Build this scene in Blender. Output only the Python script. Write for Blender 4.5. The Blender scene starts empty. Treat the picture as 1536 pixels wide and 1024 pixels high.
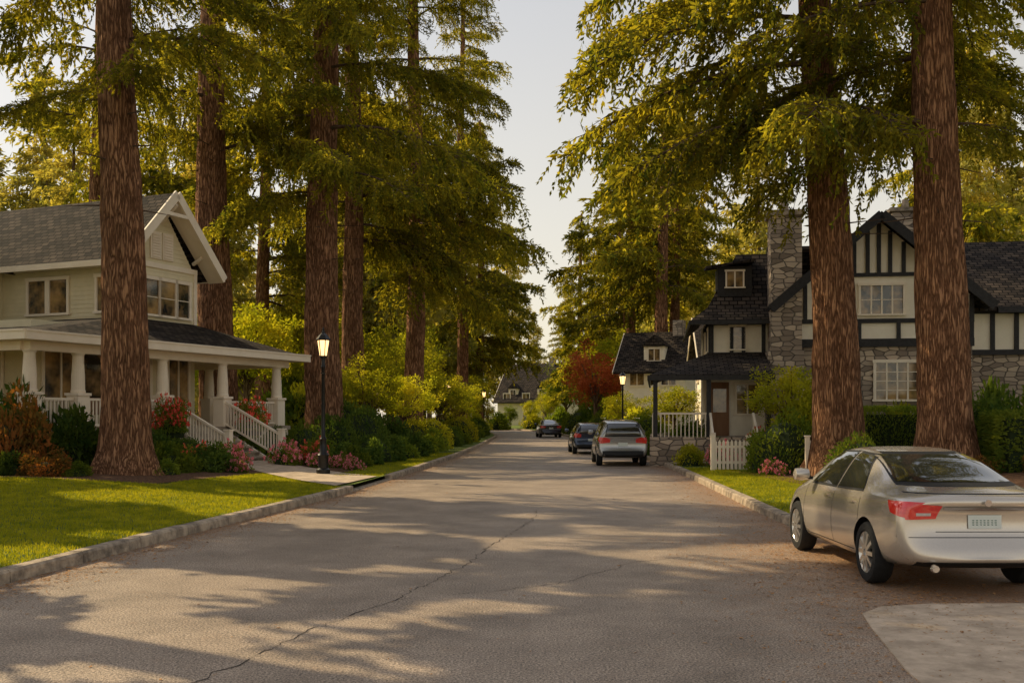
import bpy, math, random
import numpy as np
from mathutils import Vector, Matrix, noise
from mathutils.bvhtree import BVHTree
rnd = random.Random(7)
R = math.radians
scene = bpy.context.scene
COL = scene.collection

# ------------------------------------------------------------------ materials
def new_mat(name):
    m = bpy.data.materials.new(name); m.use_nodes = True
    nt = m.node_tree; nt.nodes.clear()
    return m, nt, nt.nodes, nt.links

def pmat(name, c1, c2=None, scale=5, rough=.8, metal=0, bump=0, bscale=20, coord='Object',
         stretch=(1,1,1), spec=.3, coat=0, detail=3, lo=.35, hi=.65, bdist=.02):
    m, nt, N, L = new_mat(name)
    out = N.new('ShaderNodeOutputMaterial'); b = N.new('ShaderNodeBsdfPrincipled')
    L.new(b.outputs[0], out.inputs[0])
    b.inputs['Roughness'].default_value = rough
    b.inputs['Metallic'].default_value = metal
    b.inputs['Specular IOR Level'].default_value = spec
    b.inputs['Coat Weight'].default_value = coat
    b.inputs['Coat Roughness'].default_value = .05
    tc = N.new('ShaderNodeTexCoord'); mp = N.new('ShaderNodeMapping')
    mp.inputs['Scale'].default_value = stretch
    L.new(tc.outputs[coord], mp.inputs[0])
    if c2 is None: c2 = tuple(x*.8 for x in c1)
    n = N.new('ShaderNodeTexNoise'); n.inputs['Scale'].default_value = scale; n.inputs['Detail'].default_value = detail
    n.inputs['Roughness'].default_value = .65
    L.new(mp.outputs[0], n.inputs['Vector'])
    r = N.new('ShaderNodeValToRGB')
    r.color_ramp.elements[0].position = lo; r.color_ramp.elements[0].color = (*c1, 1)
    r.color_ramp.elements[1].position = hi; r.color_ramp.elements[1].color = (*c2, 1)
    L.new(n.outputs[0], r.inputs[0]); L.new(r.outputs[0], b.inputs['Base Color'])
    if bump:
        n2 = N.new('ShaderNodeTexNoise'); n2.inputs['Scale'].default_value = bscale; n2.inputs['Detail'].default_value = 3
        L.new(mp.outputs[0], n2.inputs['Vector'])
        bp = N.new('ShaderNodeBump'); bp.inputs['Strength'].default_value = bump; bp.inputs['Distance'].default_value = bdist
        L.new(n2.outputs[0], bp.inputs['Height']); L.new(bp.outputs[0], b.inputs['Normal'])
    return m

def leafmat(name, c1, c2, trans=.45, tint=(1.5,1.35,.5), scale=.8, rndamt=.35):
    m, nt, N, L = new_mat(name)
    out = N.new('ShaderNodeOutputMaterial')
    tc = N.new('ShaderNodeTexCoord'); n = N.new('ShaderNodeTexNoise')
    n.inputs['Scale'].default_value = scale; n.inputs['Detail'].default_value = 3; n.inputs['Roughness'].default_value = .9
    L.new(tc.outputs['Object'], n.inputs['Vector'])
    r = N.new('ShaderNodeValToRGB')
    r.color_ramp.elements[0].position = .35; r.color_ramp.elements[0].color = (*c1, 1)
    r.color_ramp.elements[1].position = .65; r.color_ramp.elements[1].color = (*c2, 1)
    L.new(n.outputs[0], r.inputs[0])
    oi = N.new('ShaderNodeObjectInfo'); mr = N.new('ShaderNodeMapRange')
    mr.inputs['To Min'].default_value = 1-rndamt; mr.inputs['To Max'].default_value = 1+rndamt
    L.new(oi.outputs['Random'], mr.inputs[0])
    hsv = N.new('ShaderNodeHueSaturation'); L.new(r.outputs[0], hsv.inputs['Color']); L.new(mr.outputs[0], hsv.inputs['Value'])
    d = N.new('ShaderNodeBsdfDiffuse'); t = N.new('ShaderNodeBsdfTranslucent')
    mul = N.new('ShaderNodeMix'); mul.data_type = 'RGBA'; mul.blend_type = 'MULTIPLY'; mul.inputs[0].default_value = 1
    L.new(hsv.outputs[0], mul.inputs[6]); mul.inputs[7].default_value = (*tint, 1)
    L.new(hsv.outputs[0], d.inputs[0]); L.new(mul.outputs[2], t.inputs[0])
    m1 = N.new('ShaderNodeMixShader'); m1.inputs[0].default_value = trans
    L.new(d.outputs[0], m1.inputs[1]); L.new(t.outputs[0], m1.inputs[2])
    L.new(m1.outputs[0], out.inputs[0])
    return m

def shingle_mat(name, c1, c2):
    m, nt, N, L = new_mat(name)
    out = N.new('ShaderNodeOutputMaterial'); b = N.new('ShaderNodeBsdfPrincipled'); L.new(b.outputs[0], out.inputs[0])
    b.inputs['Roughness'].default_value = .9; b.inputs['Specular IOR Level'].default_value = .1
    tc = N.new('ShaderNodeTexCoord')
    br = N.new('ShaderNodeTexBrick'); br.inputs['Scale'].default_value = 1
    br.inputs['Brick Width'].default_value = .32; br.inputs['Row Height'].default_value = .2; br.inputs['Mortar Size'].default_value = .02
    br.inputs['Color1'].default_value = (*c1, 1); br.inputs['Color2'].default_value = (*c2, 1)
    br.inputs['Mortar'].default_value = tuple(x*.3 for x in c1)+(1,)
    L.new(tc.outputs['UV'], br.inputs['Vector'])
    n = N.new('ShaderNodeTexNoise'); n.inputs['Scale'].default_value = 1.2; n.inputs['Detail'].default_value = 5
    L.new(tc.outputs['UV'], n.inputs['Vector'])
    mr = N.new('ShaderNodeMapRange'); mr.inputs['To Min'].default_value = .5; mr.inputs['To Max'].default_value = 1.5; L.new(n.outputs[0], mr.inputs[0])
    h = N.new('ShaderNodeHueSaturation'); L.new(br.outputs[0], h.inputs['Color']); L.new(mr.outputs[0], h.inputs['Value'])
    L.new(h.outputs[0], b.inputs['Base Color'])
    bp = N.new('ShaderNodeBump'); bp.inputs['Strength'].default_value = .9; bp.inputs['Distance'].default_value = .03; bp.invert = True
    L.new(br.outputs['Fac'], bp.inputs['Height']); L.new(bp.outputs[0], b.inputs['Normal'])
    return m

def stone_mat(name, cols, sx=2.4, sy=5.5):
    m, nt, N, L = new_mat(name)
    out = N.new('ShaderNodeOutputMaterial'); b = N.new('ShaderNodeBsdfPrincipled'); L.new(b.outputs[0], out.inputs[0])
    b.inputs['Roughness'].default_value = .9; b.inputs['Specular IOR Level'].default_value = .2
    tc = N.new('ShaderNodeTexCoord'); mp = N.new('ShaderNodeMapping'); mp.inputs['Scale'].default_value = (sx, sy, 1)
    L.new(tc.outputs['UV'], mp.inputs[0])
    v = N.new('ShaderNodeTexVoronoi'); v.voronoi_dimensions = '2D'; v.inputs['Scale'].default_value = 1; v.inputs['Randomness'].default_value = .65
    v2 = N.new('ShaderNodeTexVoronoi'); v2.voronoi_dimensions = '2D'; v2.feature = 'DISTANCE_TO_EDGE'; v2.inputs['Scale'].default_value = 1; v2.inputs['Randomness'].default_value = .65
    L.new(mp.outputs[0], v.inputs['Vector']); L.new(mp.outputs[0], v2.inputs['Vector'])
    sep = N.new('ShaderNodeSeparateColor'); L.new(v.outputs['Color'], sep.inputs[0])
    r = N.new('ShaderNodeValToRGB'); r.color_ramp.elements[0].color = (*cols[0], 1); r.color_ramp.elements[1].color = (*cols[1], 1)
    e = r.color_ramp.elements.new(.5); e.color = (*cols[2], 1)
    L.new(sep.outputs[0], r.inputs[0])
    cr = N.new('ShaderNodeMapRange'); cr.inputs['From Min'].default_value = .01; cr.inputs['From Max'].default_value = .08; L.new(v2.outputs[0], cr.inputs[0])
    mx = N.new('ShaderNodeMix'); mx.data_type = 'RGBA'; L.new(cr.outputs[0], mx.inputs[0]); mx.inputs[6].default_value = (.14,.12,.10,1); L.new(r.outputs[0], mx.inputs[7])
    L.new(mx.outputs[2], b.inputs['Base Color'])
    bp = N.new('ShaderNodeBump'); bp.inputs['Strength'].default_value = .9; bp.inputs['Distance'].default_value = .04
    L.new(cr.outputs[0], bp.inputs['Height']); L.new(bp.outputs[0], b.inputs['Normal'])
    return m

def bark_mat(name, c1, c2):
    m, nt, N, L = new_mat(name)
    out = N.new('ShaderNodeOutputMaterial'); b = N.new('ShaderNodeBsdfPrincipled'); L.new(b.outputs[0], out.inputs[0])
    b.inputs['Roughness'].default_value = .95; b.inputs['Specular IOR Level'].default_value = .1
    tc = N.new('ShaderNodeTexCoord'); mp = N.new('ShaderNodeMapping'); mp.inputs['Scale'].default_value = (1, 1, .13)
    L.new(tc.outputs['Object'], mp.inputs[0])
    nz = N.new('ShaderNodeTexNoise'); nz.inputs['Scale'].default_value = 9; nz.inputs['Detail'].default_value = 3; L.new(mp.outputs[0], nz.inputs['Vector'])
    mx0 = N.new('ShaderNodeMix'); mx0.data_type = 'RGBA'; mx0.inputs[0].default_value = .2; L.new(mp.outputs[0], mx0.inputs[6]); L.new(nz.outputs['Color'], mx0.inputs[7])
    v = N.new('ShaderNodeTexVoronoi'); v.feature = 'DISTANCE_TO_EDGE'; v.inputs['Scale'].default_value = 15; L.new(mx0.outputs[2], v.inputs['Vector'])
    mr = N.new('ShaderNodeMapRange'); mr.inputs['From Max'].default_value = .25; L.new(v.outputs[0], mr.inputs[0])
    n = N.new('ShaderNodeTexNoise'); n.inputs['Scale'].default_value = 28; n.inputs['Detail'].default_value = 5; n.inputs['Roughness'].default_value=.75; L.new(mp.outputs[0], n.inputs['Vector'])
    n3 = N.new('ShaderNodeTexNoise'); n3.inputs['Scale'].default_value = 1.5; L.new(tc.outputs['Object'], n3.inputs['Vector'])
    a = N.new('ShaderNodeMath'); a.operation = 'MULTIPLY_ADD'; a.inputs[1].default_value = 1.5; L.new(n.outputs[0], a.inputs[0]); L.new(mr.outputs[0], a.inputs[2])
    a2 = N.new('ShaderNodeMath'); a2.operation = 'MULTIPLY'; a2.inputs[1].default_value = .47; L.new(a.outputs[0], a2.inputs[0])
    r = N.new('ShaderNodeValToRGB'); r.color_ramp.elements[0].position = .25; r.color_ramp.elements[0].color = tuple(x*.25 for x in c1)+(1,)
    r.color_ramp.elements[1].position = .95; r.color_ramp.elements[1].color = (*c2, 1)
    e = r.color_ramp.elements.new(.58); e.color = (*c1, 1)
    L.new(a2.outputs[0], r.inputs[0]); 
    h = N.new('ShaderNodeHueSaturation'); L.new(r.outputs[0], h.inputs['Color'])
    mr2 = N.new('ShaderNodeMapRange'); mr2.inputs['To Min'].default_value = .6; mr2.inputs['To Max'].default_value = 1.4; L.new(n3.outputs[0], mr2.inputs[0]); L.new(mr2.outputs[0], h.inputs['Value'])
    L.new(h.outputs[0], b.inputs['Base Color'])
    bp = N.new('ShaderNodeBump'); bp.inputs['Strength'].default_value = 1; bp.inputs['Distance'].default_value = .06
    L.new(a.outputs[0], bp.inputs['Height']); L.new(bp.outputs[0], b.inputs['Normal'])
    return m

def road_mat():
    m, nt, N, L = new_mat('asphalt')
    out = N.new('ShaderNodeOutputMaterial'); b = N.new('ShaderNodeBsdfPrincipled'); L.new(b.outputs[0], out.inputs[0])
    b.inputs['Roughness'].default_value = .55; b.inputs['Specular IOR Level'].default_value = .5
    tc = N.new('ShaderNodeTexCoord')
    def noi(s, d=3, ro=.6):
        n = N.new('ShaderNodeTexNoise'); n.inputs['Scale'].default_value = s; n.inputs['Detail'].default_value = d; n.inputs['Roughness'].default_value = ro
        L.new(tc.outputs['Object'], n.inputs['Vector']); return n
    fine = noi(52, 2, .9); big = noi(.9,6,.7); mid = noi(5)
    r = N.new('ShaderNodeValToRGB'); r.color_ramp.elements[0].position = .39; r.color_ramp.elements[0].color = (.075,.056,.045,1)
    r.color_ramp.elements[1].position = .66; r.color_ramp.elements[1].color = (.64,.50,.37,1)
    L.new(fine.outputs[0], r.inputs[0])
    r2 = N.new('ShaderNodeMapRange'); r2.inputs['From Min'].default_value=.3; r2.inputs['From Max'].default_value=.7; r2.inputs['To Min'].default_value = .68; r2.inputs['To Max'].default_value = 1.32; L.new(big.outputs[0], r2.inputs[0])
    h = N.new('ShaderNodeHueSaturation'); L.new(r.outputs[0], h.inputs['Color']); L.new(r2.outputs[0], h.inputs['Value'])
    at = N.new('ShaderNodeAttribute'); at.attribute_name = 'litter'
    a = N.new('ShaderNodeMath'); a.operation = 'MULTIPLY_ADD'; a.inputs[1].default_value = 1.5; a.inputs[2].default_value = -.8; L.new(mid.outputs[0], a.inputs[0])
    a2 = N.new('ShaderNodeMath'); a2.operation = 'ADD'; L.new(a.outputs[0], a2.inputs[0]); L.new(at.outputs['Fac'], a2.inputs[1])
    a3 = N.new('ShaderNodeMath'); a3.operation='MULTIPLY_ADD'; a3.inputs[1].default_value=1.8; a3.inputs[2].default_value=-.9; L.new(fine.outputs[0],a3.inputs[0])
    a4 = N.new('ShaderNodeMath'); a4.operation='ADD'; a4.use_clamp = True; L.new(a2.outputs[0],a4.inputs[0]); L.new(a3.outputs[0],a4.inputs[1])
    lr = N.new('ShaderNodeValToRGB'); lr.color_ramp.elements[0].position=.3; lr.color_ramp.elements[0].color = (.11,.058,.032,1); lr.color_ramp.elements[1].position=.7; lr.color_ramp.elements[1].color = (.56,.32,.17,1)
    f3 = noi(32,3,.85); L.new(f3.outputs[0], lr.inputs[0])
    mx = N.new('ShaderNodeMix'); mx.data_type = 'RGBA'; L.new(a4.outputs[0], mx.inputs[0]); L.new(h.outputs[0], mx.inputs[6]); L.new(lr.outputs[0], mx.inputs[7])
    L.new(mx.outputs[2], b.inputs['Base Color'])
    bp = N.new('ShaderNodeBump'); bp.inputs['Strength'].default_value = .7; bp.inputs['Distance'].default_value = .009
    L.new(fine.outputs[0], bp.inputs['Height']); L.new(bp.outputs[0], b.inputs['Normal'])
    return m

def emis(name, c, s):
    m, nt, N, L = new_mat(name); out = N.new('ShaderNodeOutputMaterial'); e = N.new('ShaderNodeEmission')
    e.inputs[0].default_value = (*c, 1); e.inputs[1].default_value = s; L.new(e.outputs[0], out.inputs[0]); return m

M = {}
M['road'] = road_mat()
M['concrete'] = pmat('concrete', (.36,.28,.20), (.62,.49,.36), 3, .85, bump=.5, bscale=40, detail=6)
M['curb'] = pmat('curb_concrete', (.18,.145,.11), (.50,.40,.29), 4, .9, bump=.8, bscale=25)
M['soil'] = pmat('mulch', (.05,.026,.014), (.20,.10,.05), 14, .95, bump=1, bscale=30, bdist=.05)
M['floor'] = pmat('forest_floor', (.10,.09,.03), (.19,.14,.06), 2, .95, bump=.6, bscale=12)
M['turf'] = pmat('turf', (.07,.11,.014), (.15,.19,.022), 3, .9, bump=1, bscale=60, bdist=.03)
M['white'] = pmat('white_paint', (.93,.81,.64), (.87,.75,.58), 2, .55)
M['siding'] = pmat('siding_paint', (.80,.70,.47), (.73,.64,.42), 2, .6)
M['stucco'] = pmat('stucco', (.94,.85,.69), (.89,.80,.64), 3, .85, bump=.3, bscale=50)
M['timber'] = pmat('dark_timber', (.018,.017,.018), (.035,.032,.032), 8, .55)
M['black'] = pmat('black_metal', (.01,.01,.011), (.018,.018,.018), 10, .35, metal=.4, spec=.5)
M['shingle'] = shingle_mat('shingle_roof', (.022,.019,.018), (.085,.066,.052))
M['stone'] = stone_mat('stone_wall', ((.22,.17,.13),(.62,.49,.36),(.40,.32,.25)))
M['wood'] = pmat('door_wood', (.22,.10,.04), (.3,.15,.07), 6, .5, stretch=(1,1,.1))
M['deck'] = pmat('porch_deck', (.32,.26,.19), (.42,.34,.26), 5, .7)
M['glass'] = pmat('window_glass', (.02,.02,.018), (.50,.31,.12), 1.1, .06, spec=1, bump=.04, bscale=2, lo=.42, hi=.7)  # warm blotches in base colour stand in for curtains and yellowish reflections
M['bark'] = bark_mat('fir_bark', (.31,.15,.08), (.68,.37,.20))
M['bark2'] = bark_mat('grey_bark', (.2,.13,.085), (.36,.25,.17))
M['twig'] = pmat('twig_bark', (.07,.045,.03), (.12,.075,.05), 10, .9)
M['fir'] = leafmat('fir_needles', (.055,.085,.02), (.25,.25,.04), .58, (2.9,2.2,.6), .9)
M['fir_far_haze'] = leafmat('fir_needles_far_haze', (.15,.18,.065), (.44,.39,.12), .52, (2.0,1.7,.6), .15)  # distance haze put into the colour: paler, warmer needles
M['lime'] = leafmat('leaf_lime', (.19,.25,.022), (.44,.42,.045), .52, (1.9,1.6,.5), 1.2)
M['green'] = leafmat('leaf_green', (.065,.12,.022), (.22,.27,.04), .42, (2.0,1.7,.5), 2)
M['dkgreen'] = leafmat('leaf_dark', (.038,.08,.022), (.14,.19,.036), .38, (1.8,1.6,.5), 2)
M['redleaf'] = leafmat('leaf_red', (.22,.05,.028), (.52,.18,.07), .45, (1.6,1.2,.6), 2)
M['rustleaf'] = leafmat('leaf_rust', (.09,.10,.026), (.34,.13,.04), .35, (1.7,1.2,.5), 2)
M['grass'] = leafmat('grass_blades', (.16,.21,.02), (.38,.39,.035), .5, (1.9,1.5,.45), 2, 0)
M['core'] = pmat('shrub_core', (.016,.026,.008), (.026,.04,.012), 6, .95)  # dark filler added inside the leaves to block light
M['pink'] = leafmat('petal_pink', (.8,.16,.20), (.92,.42,.44), .3, (1,1,1), 8)
M['redfl'] = leafmat('petal_red', (.75,.06,.04), (.9,.22,.14), .3, (1,1,1), 8)
M['litter'] = leafmat('litter_leaf', (.20,.10,.045), (.6,.35,.17), .1, (1,1,1), 12, 0)
M['crack'] = pmat('crack_tar', (.02,.018,.016), (.035,.03,.027), 20, .8)
M['tyre'] = pmat('tyre', (.012,.012,.012), (.02,.02,.02), 30, .8)
M['alloy'] = pmat('alloy', (.6,.58,.55), (.65,.63,.6), 5, .28, metal=.9)
M['chrome'] = pmat('chrome', (.7,.7,.7), (.75,.75,.75), 5, .1, metal=1)
M['cglass'] = pmat('car_glass', (.012,.014,.013), (.03,.032,.028), 1, .03, spec=1, coat=1)
M['rubber'] = pmat('trim_black', (.01,.01,.01), (.014,.014,.014), 5, .5)
M['tail'] = pmat('tail_lens', (.65,.01,.01), (.8,.03,.02), 30, .12, spec=.8, coat=1)
M['clear'] = pmat('clear_lens', (.6,.55,.5), (.5,.45,.42), 30, .1, spec=.8, coat=1)
M['plate'] = pmat('plate', (.72,.76,.7), (.65,.7,.65), 5, .4)
M['plateink'] = pmat('plate_ink', (.03,.12,.08), (.04,.14,.09), 5, .5)
M['lampglow'] = emis('lamp_glow', (1,.62,.25), 2.5)
def paint(name, c, rough=.26, metal=.7):
    return pmat(name, c, tuple(x*.94 for x in c), 60, rough, metal=metal, spec=.5, coat=.8)

# ------------------------------------------------------------------ mesh helper
def link(o, parent=None):
    COL.objects.link(o)
    if parent: o.parent = parent
    return o
def empty(name, loc=(0,0,0), rz=0, scale=1):
    e = bpy.data.objects.new(name, None); e.location = loc; e.rotation_euler = (0,0,rz); e.scale=(scale,)*3
    e.empty_display_size = .3
    return link(e)

class MB:
    def __init__(s): s.v=[]; s.f=[]; s.m=[]; s.mats=[]; s.M=Matrix.Identity(4)
    def mi(s, k):
        mt = M[k] if isinstance(k, str) else k
        if mt not in s.mats: s.mats.append(mt)
        return s.mats.index(mt)
    def add(s, vs, fs, k):
        b = len(s.v); i = s.mi(k)
        for p in vs: s.v.append(tuple(s.M @ Vector(p)))
        for f in fs: s.f.append([b+j for j in f]); s.m.append(i)
    def box(s, x0,x1,y0,y1,z0,z1, k):
        s.add([(x0,y0,z0),(x1,y0,z0),(x1,y1,z0),(x0,y1,z0),(x0,y0,z1),(x1,y0,z1),(x1,y1,z1),(x0,y1,z1)],
              [(0,3,2,1),(4,5,6,7),(0,1,5,4),(1,2,6,5),(2,3,7,6),(3,0,4,7)], k)
    def poly(s, pts, k): s.add(pts, [tuple(range(len(pts)))], k)
    def slab(s, pts, t, k):
        n = len(pts); low = [(p[0],p[1],p[2]-t) for p in pts]
        fs = [tuple(range(n)), tuple(range(2*n-1, n-1, -1))]
        for i in range(n): j=(i+1)%n; fs.append((i, i+n, j+n, j))
        s.add(list(pts)+low, fs, k)
    def extr(s, pts, d, k):
        n=len(pts); d=Vector(d); q=[tuple(Vector(p)+d) for p in pts]
        fs=[tuple(range(n)), tuple(range(2*n-1,n-1,-1))]
        for i in range(n): j=(i+1)%n; fs.append((i,i+n,j+n,j))
        s.add(list(pts)+q, fs, k)
    def beam(s, p, q, w, h, k, up=(0,0,1)):
        p=Vector(p); q=Vector(q); d=(q-p).normalized(); up=Vector(up)
        if abs(d.dot(up))>.98: up=Vector((0,1,0))
        a=d.cross(up).normalized()*w/2; b=a.cross(d).normalized()*h/2
        vs=[p-a-b,p+a-b,p+a+b,p-a+b,q-a-b,q+a-b,q+a+b,q-a+b]
        s.add(vs,[(0,3,2,1),(4,5,6,7),(0,1,5,4),(1,2,6,5),(2,3,7,6),(3,0,4,7)],k)
    def lathe(s, prof, k, seg=16, c=(0,0,0), axis='Z', smooth=True):
        vs=[];fs=[]; n=len(prof)
        for r,z in prof:
            for i in range(seg):
                a=2*math.pi*i/seg; x,y=r*math.cos(a), r*math.sin(a)
                if axis=='Z': vs.append((c[0]+x,c[1]+y,c[2]+z))
                elif axis=='X': vs.append((c[0]+z,c[1]+x,c[2]+y))
                else: vs.append((c[0]+x,c[1]+z,c[2]+y))
        for j in range(n-1):
            for i in range(seg):
                i2=(i+1)%seg; fs.append((j*seg+i,j*seg+i2,(j+1)*seg+i2,(j+1)*seg+i))
        fs.append(tuple(range(seg-1,-1,-1))); fs.append(tuple((n-1)*seg+i for i in range(seg)))
        s.add(vs,fs,k)
    def tube(s, pts, rad, k, seg=6):
        vs=[];fs=[]
        for j,p in enumerate(pts):
            p=Vector(p); q=Vector(pts[min(j+1,len(pts)-1)]); o=Vector(pts[max(j-1,0)])
            d=(q-o).normalized(); up=Vector((0,0,1)) if abs(d.z)<.9 else Vector((1,0,0))
            a=d.cross(up).normalized(); b=a.cross(d)
            for i in range(seg):
                t=2*math.pi*i/seg; vs.append(p+(a*math.cos(t)+b*math.sin(t))*rad[j])
        for j in range(len(pts)-1):
            for i in range(seg):
                i2=(i+1)%seg; fs.append((j*seg+i,j*seg+i2,(j+1)*seg+i2,(j+1)*seg+i))
        s.add(vs,fs,k)
    def obj(s, name, parent=None, smooth=False, bevel=0, loc=None):
        me=bpy.data.meshes.new(name); me.from_pydata(s.v,[],s.f)
        for mt in s.mats: me.materials.append(mt)
        me.polygons.foreach_set('material_index', s.m)
        uv=me.uv_layers.new(name='UVMap'); buf=np.zeros(len(me.loops)*2)
        for p in me.polygons:
            n=p.normal
            u=Vector((0,0,1)).cross(n)
            u = Vector((1,0,0)) if u.length<.05 else u.normalized()
            v=n.cross(u)
            for li in p.loop_indices:
                co=me.vertices[me.loops[li].vertex_index].co
                buf[li*2]=co.dot(u); buf[li*2+1]=co.dot(v)
        uv.data.foreach_set('uv', buf)
        if smooth: me.polygons.foreach_set('use_smooth',[True]*len(me.polygons))
        o=bpy.data.objects.new(name,me)
        if loc: o.location=loc
        link(o,parent)
        if bevel:
            b=o.modifiers.new('bevel','BEVEL'); b.width=bevel; b.segments=2; b.limit_method='ANGLE'
        if smooth:
            try:
                me.set_sharp_from_angle(angle=R(40))
            except Exception: pass
        return o

def quad_mesh(name, V, mats, idx=None, smooth=False):
    n=len(V); me=bpy.data.meshes.new(name)
    me.vertices.add(n*4); me.vertices.foreach_set('co', V.reshape(-1).astype(np.float32))
    me.loops.add(n*4); me.loops.foreach_set('vertex_index', np.arange(n*4,dtype=np.int32))
    me.polygons.add(n); me.polygons.foreach_set('loop_start', np.arange(0,n*4,4,dtype=np.int32))
    me.polygons.foreach_set('loop_total', np.full(n,4,dtype=np.int32))
    for m in mats: me.materials.append(m)
    if idx is not None: me.polygons.foreach_set('material_index', idx.astype(np.int32))
    me.update(calc_edges=True); return me

def nrm(a): return a/np.maximum(np.linalg.norm(a,axis=-1,keepdims=True),1e-6)
def leaves(P, D, Ln, W, rg, mid=.45):
    D=nrm(D); r=rg.normal(size=P.shape); S=nrm(np.cross(D,r))
    Ln=np.asarray(Ln).reshape(-1,1)*np.ones((len(P),1)); W=np.asarray(W).reshape(-1,1)*np.ones((len(P),1))
    return np.stack([P, P+D*Ln*mid+S*W/2, P+D*Ln, P+D*Ln*mid-S*W/2],axis=1)
def tubeq(pts, rad, seg=5):
    b=MB(); b.tube(pts,rad,'twig',seg)
    v=np.array(b.v); return v[np.array(b.f)]

# ------------------------------------------------------------------ conifer boughs
def bough_mesh(seed, L=5.0, ll=.2, lw=.06, step=.14, per=3, bs=.052, hang=.45, hn=2):
    rg=np.random.default_rng(seed); Q=[];W=[]
    dz=rg.uniform(.16,.34)
    def ax(t): return np.array([L*t, .25*math.sin(t*3+seed), .10*L*math.sin(math.pi*t*.55)-dz*L*t*t])
    T=np.linspace(0,1,9); W.append(tubeq([tuple(ax(t)) for t in T],[.055*(1-t)+.008 for t in T]))
    for side in (-1,1):
        t=.14+rg.uniform(0,.03)
        while t<1:
            base=ax(t); ang=side*rg.uniform(.6,1.25)*(1-.4*t)
            ln=(.35+1.45*math.sin(math.pi*min(1,(t*.8+.18)))**.8)*rg.uniform(.5,1.15)*(1 if t<.85 else .6)
            d=np.array([math.cos(ang),math.sin(ang),rg.uniform(-.18,.1)])
            n=max(4,int(ln/step)); s=np.linspace(.08,1,n)*ln
            pts=base+s[:,None]*d; pts[:,2]-=.3*s**2*rg.uniform(.5,1.6)
            W.append(tubeq([tuple(base),tuple(pts[n//2]),tuple(pts[-1])],[.014,.009,.003],3))
            for k in range(per):
                m=len(pts); D=d*.8+rg.normal(size=(m,3))*.55; D[:,2]-=.45
                Q.append(leaves(pts+rg.normal(size=(m,3))*.02,D,rg.uniform(.6,1.3,m)*ll,rg.uniform(.7,1.3,m)*lw,rg))
            sel=pts[rg.random(len(pts))<hang]
            for p in sel:
                hl=rg.uniform(.2,.75); k=int(hl/.09)+2; u=np.linspace(0,1,k)
                dd=np.array([d[0]*.4+rg.normal()*.25,d[1]*.4+rg.normal()*.25,-.9])
                hp=p+u[:,None]*dd*hl
                for _ in range(hn):
                    D=np.tile(dd,(k,1))+rg.normal(size=(k,3))*.5
                    Q.append(leaves(hp,D,rg.uniform(.6,1.2,k)*ll*.8,lw,rg))
            t+=rg.uniform(bs*.6,bs*1.3)
    Qa=np.concatenate(Q); Wa=np.concatenate(W); V=np.concatenate([Qa,Wa])
    return quad_mesh('bough_%d'%seed, V, [M['fir'],M['twig']], np.r_[np.zeros(len(Qa)),np.ones(len(Wa))])
BOUGHS=[bough_mesh(s) for s in range(6)]
BOUGHS_LO=[bough_mesh(20+s, ll=.36, lw=.12, step=.24, per=3,bs=.07,hn=1) for s in range(4)]
BOUGHS_SHADE=[bough_mesh(40+s, ll=.5, lw=.26, step=.2, per=4,bs=.055,hn=1) for s in range(3)]  # dense boughs for the added unseen firs, to throw clear shadow patches

def trunk_obj(h, r, lean, parent, seed, mat='bark', seg=56, flare=.75, rows=110, top=.25):
    vs=[];fs=[]
    for j in range(rows):
        t=(j/(rows-1))**1.25; z=h*t-.3
        zz=max(z,0)
        rr=r*(1-(1-top)*t)+r*flare*math.exp(-zz/.55)*.6
        cx=lean[0]*zz+.12*math.sin(zz*.25+seed); cy=lean[1]*zz
        for i in range(seg):
            a=2*math.pi*i/seg; c,s=math.cos(a),math.sin(a)
            nv=noise.noise(Vector((c*3.2+seed*7,s*3.2,z*.35)))*.10+noise.noise(Vector((c*9,s*9+seed*3,z*.9)))*.07
            nv+=abs(noise.noise(Vector((c*14,s*14+seed,z*1.3))))*.08
            root=flare*.45*math.exp(-zz/.4)*(math.sin(a*5+seed)*.5+math.sin(a*3+seed*2)*.5)
            q=rr*(1+nv+root*.6)
            vs.append((cx+q*c,cy+q*s,z))
    for j in range(rows-1):
        for i in range(seg):
            i2=(i+1)%seg; fs.append((j*seg+i,j*seg+i2,(j+1)*seg+i2,(j+1)*seg+i))
    me=bpy.data.meshes.new('trunk'); me.from_pydata(vs,[],fs); me.materials.append(M[mat])
    me.polygons.foreach_set('use_smooth',[True]*len(me.polygons))
    return link(bpy.data.objects.new('trunk',me),parent)

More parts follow.
